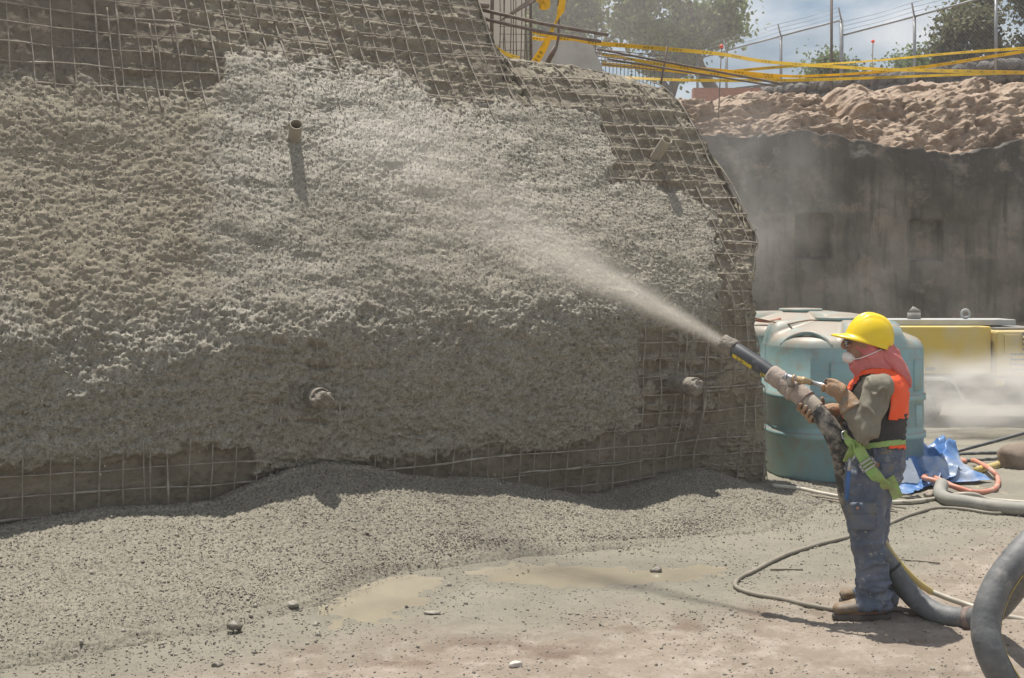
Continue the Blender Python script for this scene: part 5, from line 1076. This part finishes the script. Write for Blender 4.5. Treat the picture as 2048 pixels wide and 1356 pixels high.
hc = Q(1737, 683.5); tl = A(Matrix.Rotation(R(-17.5), 3, 'Y')); tl = A(Matrix.Rotation(R(17.5), 3, 'Y'))
n = 96; th = np.linspace(0, 2 * np.pi, n, endpoint=False); ph = np.linspace(0, np.pi / 2, 30); vs = []
for k, p_ in enumerate(ph):        # from the rim up
    c_ = math.cos(p_) ** .80; s_ = math.sin(p_); x = np.cos(th) * .139 * c_; y = np.sin(th) * .118 * c_; z_ = .160 * s_ + 0 * th
    rdg = .010 * np.exp(-(y / .013) ** 2) + .0085 * (np.exp(-((np.abs(y) - .052) / .008) ** 2)) * sstep(.13, .05, np.abs(x)); k_ = sstep(.25, .6, s_); vs.append(np.stack([x, y, z_ + rdg * k_], -1))
rim = [(1.0, 0), (1.035, -.006), (1.06, -.014), (1.05, -.018), (.98, -.012), (.93, .0)]
vis = np.clip(np.cos(th - np.pi), 0, 1) ** 1.5 * (np.abs(th - np.pi) < R(85))
lo = []
for r_, z_ in rim[::-1]: ex_ = vis * .068 * sstep(.95, 1.05, A(r_)); lo.append(np.stack([np.cos(th) * .139 * r_ - ex_, np.sin(th) * .118 * r_, z_ - .012 * vis * sstep(.95, 1.05, A(r_)) + 0 * th], -1))
vv_ = np.concatenate(lo + vs[1:]); m = len(lo) + len(vs) - 1
vv_ = vv_ @ tl.T + hc
hel = mk('helmet', vv_, [(i * n + j, i * n + (j + 1) % n, (i + 1) * n + (j + 1) % n, (i + 1) * n + j) for i in range(m - 1) for j in range(n)], M_HELM, per)
mb = MB(); mb.tube(spline([hc + tl @ A([.04, -.10, -.012]), hc + tl @ A([.10, -.07, -.025]), hc + tl @ A([.128, 0, -.032]), hc + tl @ A([.10, .07, -.025])], 5), .011, 8); mb.mesh('headband', M_BLACK, hel)
# ------------------------------------------------------------------ spraying hose with its nozzle
TIP = P(1445, 684, 7.50)
HP = [TIP, P(1490, 712, 7.40), P(1545, 749, 7.28), P(1600, 790, 7.17), P(1636, 824, 7.10), P(1664, 862, 7.06), P(1681, 902, 7.07), P(1690, 945, 7.12), P(1700, 1000, 7.13), P(1730, 1070, 7.12), P(1775, 1128, 7.11), P(1825, 1192, 7.05), P(1880, 1229, 6.93), P(1945, 1237, 6.80), P(1990, 1222, 6.6), P(2042, 1160, 6.2), P(2090, 1092, 5.8), P(2112, 1062, 5.5), P(2090, 1064, 5.3), P(2042, 1108, 5.2), P(1994, 1174, 5.15), P(1972, 1245, 5.1), P(1981, 1305, 5.05), P(2012, 1365, 5.05), P(2065, 1430, 5.1), P(2140, 1480, 5.3)]
sp_ = spline(HP, 16); u_, v_ = proj(sp_); NN = 16
hz_root = root('spray_hose', A([*Q(1760, 1200)[:2], 0.0]), 'thick black concrete hose with nozzle held by the worker, ending in a big loop', 'hose')
def seg(name, mat, a_, b_, r, sides=24, rough_=0.0, parent=hz_root, cap=True):
    p = sp_[int(a_ * NN):int(b_ * NN) + 1]; L = np.r_[0, np.cumsum(np.linalg.norm(np.diff(p, axis=0), axis=1))]; m_ = max(int(L[-1] / .012), 4); q = np.stack([np.interp(np.linspace(0, L[-1], m_), L, p[:, i]) for i in range(3)], -1)
    rr = np.interp(np.linspace(0, 1, m_), np.linspace(0, 1, len(r)), r); v, f = tubemesh(q, rr, sides, cap)
    if rough_:
        ctr = np.repeat(q, sides, 0); d_ = v[:len(ctr)] - ctr; k_ = 1 + rough_ * (n3(v[:len(ctr)] * 45, 6) + .6 * n3(v[:len(ctr)] * 110, 8)) / rr.mean(); v[:len(ctr)] = ctr + d_ * k_[:, None]
    return mk(name, v, f, mat, parent)
t = NT('muddy_metal'); col = t.mix(t.ramp(t.noise(12, 6, .65), .35, .65), (.36, .30, .255), (.24, .195, .165)); col = t.mix(t.ramp(t.noise(30, 5, .6), .58, .7), col, (.52, .50, .46)); M_MUDM = t.out(col, .8, t.noise(60, 5, .7), .8, .008)
t = NT('spattered_rubber'); col = t.mix(t.ramp(t.noise(10, 6, .7), .47, .60), (.035, .035, .036), (.27, .25, .215)); M_SPAT = t.out(col, .6, t.noise(60, 4), .4, .006)
t = NT('worn_rubber'); geo = t.n('ShaderNodeNewGeometry'); col = t.mix(t.ramp(t.noise(6, 6, .65), .35, .65), (.075, .08, .085), (.15, .155, .155)); col = t.mix(t.math('MULTIPLY', t.ramp(t.noise(9, 7, .7), .55, .72), .7), col, (.30, .285, .26)); M_RUB = t.out(col, .6, t.noise(70, 4), .4, .005)
seg('nozzle_tip', M_CLOG, 0, .62, [.050, .056, .057, .054], rough_=.005)
sleeve_ = seg('rubber_sleeve', pm('black_sleeve', (.04, .044, .05), (.075, .08, .085), 8, .4, dirt=(.30, .29, .27), dscale=6, damt=(.55, .8)), .55, 2.0, [.047, .047, .047])
seg('nozzle_body', M_MUDM, 1.95, 3.35, [.056, .058, .056, .066, .060, .058, .060], rough_=.004)
seg('body_collar', M_MUDM, 2.72, 2.86, [.070, .072, .070], rough_=.003)
seg('pipe_end', M_OFFW, 3.3, 3.95, [.054, .054, .055])
seg('clamp_band', M_RUST, 3.28, 3.36, [.063, .063])
def stripe(a_, b_, off, width, name, mat, parent, rad, dir_):
    p = sp_[int(a_ * NN):int(b_ * NN) + 1]; t_ = np.gradient(p, axis=0); t_ /= np.linalg.norm(t_, axis=1)[:, None]; d_ = A(dir_, float)[None] - t_ * (t_ @ A(dir_, float))[:, None]; d_ /= np.linalg.norm(d_, axis=1)[:, None]; s_ = np.cross(t_, d_)
    vs = []
    for k in (-1, -.5, 0, .5, 1):
        an = k * width / 2 / rad; vs.append(p + (d_ * math.cos(an) + s_ * math.sin(an)) * (rad + off))
    vs = np.stack(vs, 1); return mk(name, vs.reshape(-1, 3), gridf(len(p), 5), mat, parent)
M_YST = pm('yellow_print', (.62, .47, .03), (.5, .38, .04), 20, .6, dirt=(.16, .14, .08), dscale=30, damt=(.5, .6))
stripe(.72, 1.45, .0018, .030, 'yellow_print', M_YST, sleeve_, .047, (-.35, -.80, -.75)); stripe(1.78, 1.94, .0018, .030, 'yellow_print', M_YST, sleeve_, .047, (-.35, -.80, -.75))
main = seg('hose_tube', M_SPAT, 3.9, 8.2, [.054, .058, .059, .059], rough_=.0015)
L0 = sp_[int(8.1 * NN):]; L = np.r_[0, np.cumsum(np.linalg.norm(np.diff(L0, axis=0), axis=1))]; m_ = int(L[-1] / .010); q = np.stack([np.interp(np.linspace(0, L[-1], m_), L, L0[:, i]) for i in range(3)], -1)
ph_ = np.linspace(0, L[-1], m_) / .062; rr = .059 + .0011 * (sstep(.0, .12, ph_ % 1) - 1.0 * sstep(.7, 1, ph_ % 1)); v, f = tubemesh(q, rr, 28); mk('hose_tube', v, f, M_RUB, hz_root)
stripe(17.5, 24, .0015, .008, 'yellow_line', M_YST, hz_root, .0605, (1, -.5, .1))
seg('coupling', M_RUST, 12.85, 13.12, [.066, .068, .066])
seg('tie_band', M_BLACK, 10.15, 10.22, [.064, .064])
# water valve arm
va, vb_ = P(1570, 752, 7.12), P(1668, 776, 6.98); dvv = vb_ - va
mb = MB(); mb.tube([P(1586, 775, 7.16), P(1580, 760, 7.12), va, va + dvv * .04], [.020, .022, .024, .024], 10); mb.tube([va, va + dvv * .26], .014, 10); mb.mesh('water_arm', M_STEEL, hz_root)
mb = MB(); mb.tube([va + dvv * .16, va + dvv * .165, va + dvv * .2, va + dvv * .205], [.016, .021, .021, .016], 10); mb.tube([va + dvv * .25, va + dvv * .34, va + dvv * .345, va + dvv * .42, va + dvv * .425, va + dvv * .55], [.018, .018, .022, .022, .018, .018], 8); mb.mesh('brass_valve', pm('muddy_brass', (.48, .34, .17), (.38, .29, .18), 14, .6, .4, 60, metal=.3), hz_root)
mb = MB(); mb.tube([va + dvv * .55, va + dvv * 1.0], .013, 10); mb.mesh('water_arm', M_STEEL, hz_root)
mb = MB(); mb.tube([va + dvv * .82, va + dvv * .82 + A([0, 0, .035])], .007, 8); mb.tube([va + dvv * .82 + A([0, 0, .035]), va + dvv * 1.0 + A([0, 0, .045])], .007, 8); mb.mesh('valve_lever', M_DARKST, hz_root)
# ------------------------------------------------------------------ gloves
def wrap_finger(mb, c, ax, e1, e2, R0, a0, a1, r0=.0125, n=7, shift=0.0):
    pts_ = [c + ax * shift * k / n + (e1 * math.cos(a0 + (a1 - a0) * k / n) + e2 * math.sin(a0 + (a1 - a0) * k / n)) * R0 for k in range(n + 1)]
    loft(mb, [(p_, r0 * (1.0 - .28 * k / n) * (1.08 if k in (2, 5) else 1), r0 * (1.0 - .28 * k / n)) for k, p_ in enumerate(pts_)], (0, 0, 1), 10); ball(mb, pts_[-1], (r0 * .74,) * 3, 1)
# far (right) hand under the hose
ci = int(3.75 * NN); hcn = sp_[ci]; ax = sp_[ci + 3] - sp_[ci - 3]; ax /= np.linalg.norm(ax); fa = A([0, 1., 0]); fa -= ax * (fa @ ax); fa /= np.linalg.norm(fa); dn_ = np.cross(ax, fa); dn_ = dn_ if dn_[2] < 0 else -dn_
mb = MB()
for k, (o_, a1) in enumerate([(-.052, 2.75), (-.020, 2.95), (.012, 2.9), (.042, 2.65)]): wrap_finger(mb, hcn + ax * o_, ax, fa, dn_, .070, .15, a1 - .35, .0145 - .001 * (k == 3))
wrap_finger(mb, hcn + ax * .02, ax, fa, -dn_, .070, .1, 1.5, .016, 6, -.03)
pc = hcn + fa * .082 + dn_ * .012; loft(mb, [(pc - ax * .065, .020, .035), (pc - ax * .03, .026, .046), (pc + ax * .03, .027, .048), (pc + ax * .06, .022, .036)], tuple(fa), 14)
loft(mb, densify([(pc + ax * .02, .036, .036), (pc * .5 + RW * .5 + A([.01, 0, 0]), .042, .038), (RW, .046, .044), (RW * .72 + RE * .28, .060, .057), (RW * .66 + RE * .34, .060, .058)]))
v, f = remesh(mb, .0048, 3, crease(30, .0018, seed=260)); mk('glove', v, f, M_GLOVE, per)
# near (left) hand on the valve
ax = dvv / np.linalg.norm(dvv); hcn = va + dvv * .97; fa = A([0, -1., 0]); fa -= ax * (fa @ ax); fa /= np.linalg.norm(fa); up = np.cross(ax, fa); up = up if up[2] > 0 else -up
mb = MB()
for k, (o_, a0, a1) in enumerate([(-.045, -1.4, 2.2), (-.016, -1.4, 2.3), (.012, -1.4, 2.2), (.036, -1.4, 2.0)]): wrap_finger(mb, hcn + ax * o_, ax, fa, -up, .030, a0 + 1.2, a1 + 1.7, .0125, 7)
pc = hcn + ax * .03 + fa * .030 - up * .004
loft(mb, [(pc - ax * .055, .018, .034), (pc - ax * .02, .026, .044), (pc + ax * .03, .030, .044), (pc + ax * .055, .030, .036)], tuple(fa), 14)
loft(mb, densify([(pc + up * .020 + ax * .03, .018, .018), (pc + up * .036 - ax * .005, .017, .017), (pc + up * .042 - ax * .035, .014, .014), (pc + up * .038 - ax * .058, .010, .010)]), (0, 1, 0), 10)
loft(mb, densify([(pc + ax * .02, .038, .036), (pc * .45 + LW * .55, .044, .040), (LW + A([0, 0, .006]), .047, .046), (LW * .75 + LE * .25, .064, .060), (LW * .68 + LE * .32, .066, .062)]))
v, f = remesh(mb, .0048, 3, crease(30, .0018, seed=261)); mk('glove', v, f, M_GLOVE, per)
# ------------------------------------------------------------------ spray jet, dust and haze
def volmat(name, color, aniso, build):
    m = bpy.data.materials.new(name); m.use_nodes = True; t = m.node_tree; t.nodes.clear(); o = t.nodes.new('ShaderNodeOutputMaterial'); pv = t.nodes.new('ShaderNodeVolumePrincipled')
    pv.inputs['Color'].default_value = (*color, 1); pv.inputs['Anisotropy'].default_value = aniso; t.links.new(pv.outputs[0], o.inputs['Volume'])
    def N_(ty, **k):
        q = t.nodes.new(ty)
        for a_, b_ in k.items():
            if a_ in q.inputs: q.inputs[a_].default_value = b_
            else: setattr(q, a_, b_)
        return q
    def M_(op, a_, b_=0.0):
        q = t.nodes.new('ShaderNodeMath'); q.operation = op
        for i, x in ((0, a_), (1, b_)):
            if hasattr(x, 'links'): t.links.new(x, q.inputs[i])
            else: q.inputs[i].default_value = x
        return q.outputs[0]
    d = build(t, N_, M_)
    if hasattr(d, 'links'): t.links.new(d, pv.inputs['Density'])
    else: pv.inputs['Density'].default_value = d
    return m
TG = on_wall(735, 308, .10)[0]; JD = TG - TIP; JL = float(np.linalg.norm(JD)); JD = JD / JL
def jet(t, N_, M_):
    tc_ = N_('ShaderNodeTexCoord'); sp2 = N_('ShaderNodeSeparateXYZ'); t.links.new(tc_.outputs['Object'], sp2.inputs[0]); x, y, z_ = sp2.outputs
    wd = M_('ADD', .026, M_('ADD', M_('MULTIPLY', x, .040), M_('MULTIPLY', M_('MULTIPLY', x, x), .026)))
    r2 = M_('DIVIDE', M_('ADD', M_('MULTIPLY', y, y), M_('MULTIPLY', z_, z_)), M_('MULTIPLY', wd, wd))
    g = M_('EXPONENT', M_('MULTIPLY', r2, -1.0)); mp_ = N_('ShaderNodeMapping'); mp_.inputs['Scale'].default_value = (1.3, 9, 9); t.links.new(tc_.outputs['Object'], mp_.inputs[0]); nz_ = N_('ShaderNodeTexNoise', Scale=2.2, Detail=4.0, Roughness=.6); t.links.new(mp_.outputs[0], nz_.inputs['Vector'])
    k = M_('ADD', .15, M_('MULTIPLY', M_('POWER', nz_.outputs['Fac'], 3.0), 6.0)); fade = M_('DIVIDE', 1.0, M_('ADD', 1.0, M_('POWER', M_('MULTIPLY', x, .70), 3.0)))
    return M_('MULTIPLY', M_('MULTIPLY', M_('MULTIPLY', g, k), fade), M_('DIVIDE', JET_D, M_('ADD', wd, .02)))
JET_D = .62
xr = np.linspace(0, JL, 24); rr = np.minimum(.055 + .09 * xr + .055 * xr * xr, .62); v, f = tubemesh(np.stack([xr, 0 * xr, 0 * xr], -1), rr, 24)
me = bpy.data.meshes.new('concrete_spray'); me.from_pydata([tuple(q) for q in v], [], f); me.materials.append(volmat('spray_mist', (.82, .78, .71), .2, jet))
jo = bpy.data.objects.new('concrete_spray', me); COL.objects.link(jo); jo.location = TIP; jo.rotation_euler = Vector(JD).to_track_quat('X', 'Z').to_euler(); tag(jo, 'tan jet of wet concrete spray from the nozzle to the wall', None, None, 'stuff')
def dust(name, u, v, Y, rad, dens, seed, scale=1.8, lo=.38, hi=.72):
    def b(t, N_, M_):
        tc_ = N_('ShaderNodeTexCoord'); ln_ = N_('ShaderNodeVectorMath', operation='LENGTH'); t.links.new(tc_.outputs['Object'], ln_.inputs[0]); mp_ = N_('ShaderNodeMapping'); mp_.inputs['Location'].default_value = (seed * 3.1, seed * 1.7, seed); t.links.new(tc_.outputs['Object'], mp_.inputs[0])
        nz_ = N_('ShaderNodeTexNoise', Scale=scale, Detail=5.0, Roughness=.6, Distortion=.4); t.links.new(mp_.outputs[0], nz_.inputs['Vector']); mr = N_('ShaderNodeMapRange'); mr.inputs[1].default_value = lo; mr.inputs[2].default_value = hi; t.links.new(nz_.outputs['Fac'], mr.inputs[0])
        fo = N_('ShaderNodeMapRange', interpolation_type='SMOOTHSTEP'); fo.inputs[1].default_value = 1.0; fo.inputs[2].default_value = .25; t.links.new(ln_.outputs['Value'], fo.inputs[0])
        return M_('MULTIPLY', M_('MULTIPLY', mr.outputs[0], fo.outputs[0]), dens)
    vv_, ff = ico(2); me = bpy.data.meshes.new(name); me.from_pydata([tuple(q) for q in vv_], [], [tuple(int(i) for i in q) for q in ff]); me.materials.append(volmat(name, (.97, .955, .93), .25, b))
    o = bpy.data.objects.new(name, me); COL.objects.link(o); o.location = P(u, v, Y); o.scale = rad; tag(o, None, None, None, 'stuff'); return o
dust('dust_cloud', 1985, 800, 15.3, (1.9, .9, .75), 4.5, 1, 1.6, .42, .7)
dust('dust_cloud', 1760, 600, 18.8, (2.4, .9, 1.5), .22, 2, 1.6, .46, .75)
dust('dust_cloud', 1490, 400, 16.5, (1.5, 1.6, 1.9), .26, 5)
dust('dust_cloud', 1260, 40, 21.0, (3.8, 2.2, 2.3), .10, 4, 1.2, .25, .7)
q = TG + A([.25, -.25, -.05]); uu_, vv_ = proj(q); dust('impact_mist', uu_, vv_, q[1], (.75, .30, .55), .6, 9, 1.6, .3, .75)
hb = MB(); hb.box((10, 460, 8.5), (260, 1060, 19.2)); HZ = hb.mesh('haze', volmat('haze_air', (.86, .89, .93), .3, lambda t, N_, M_: .0013), kind='stuff', smooth=False)
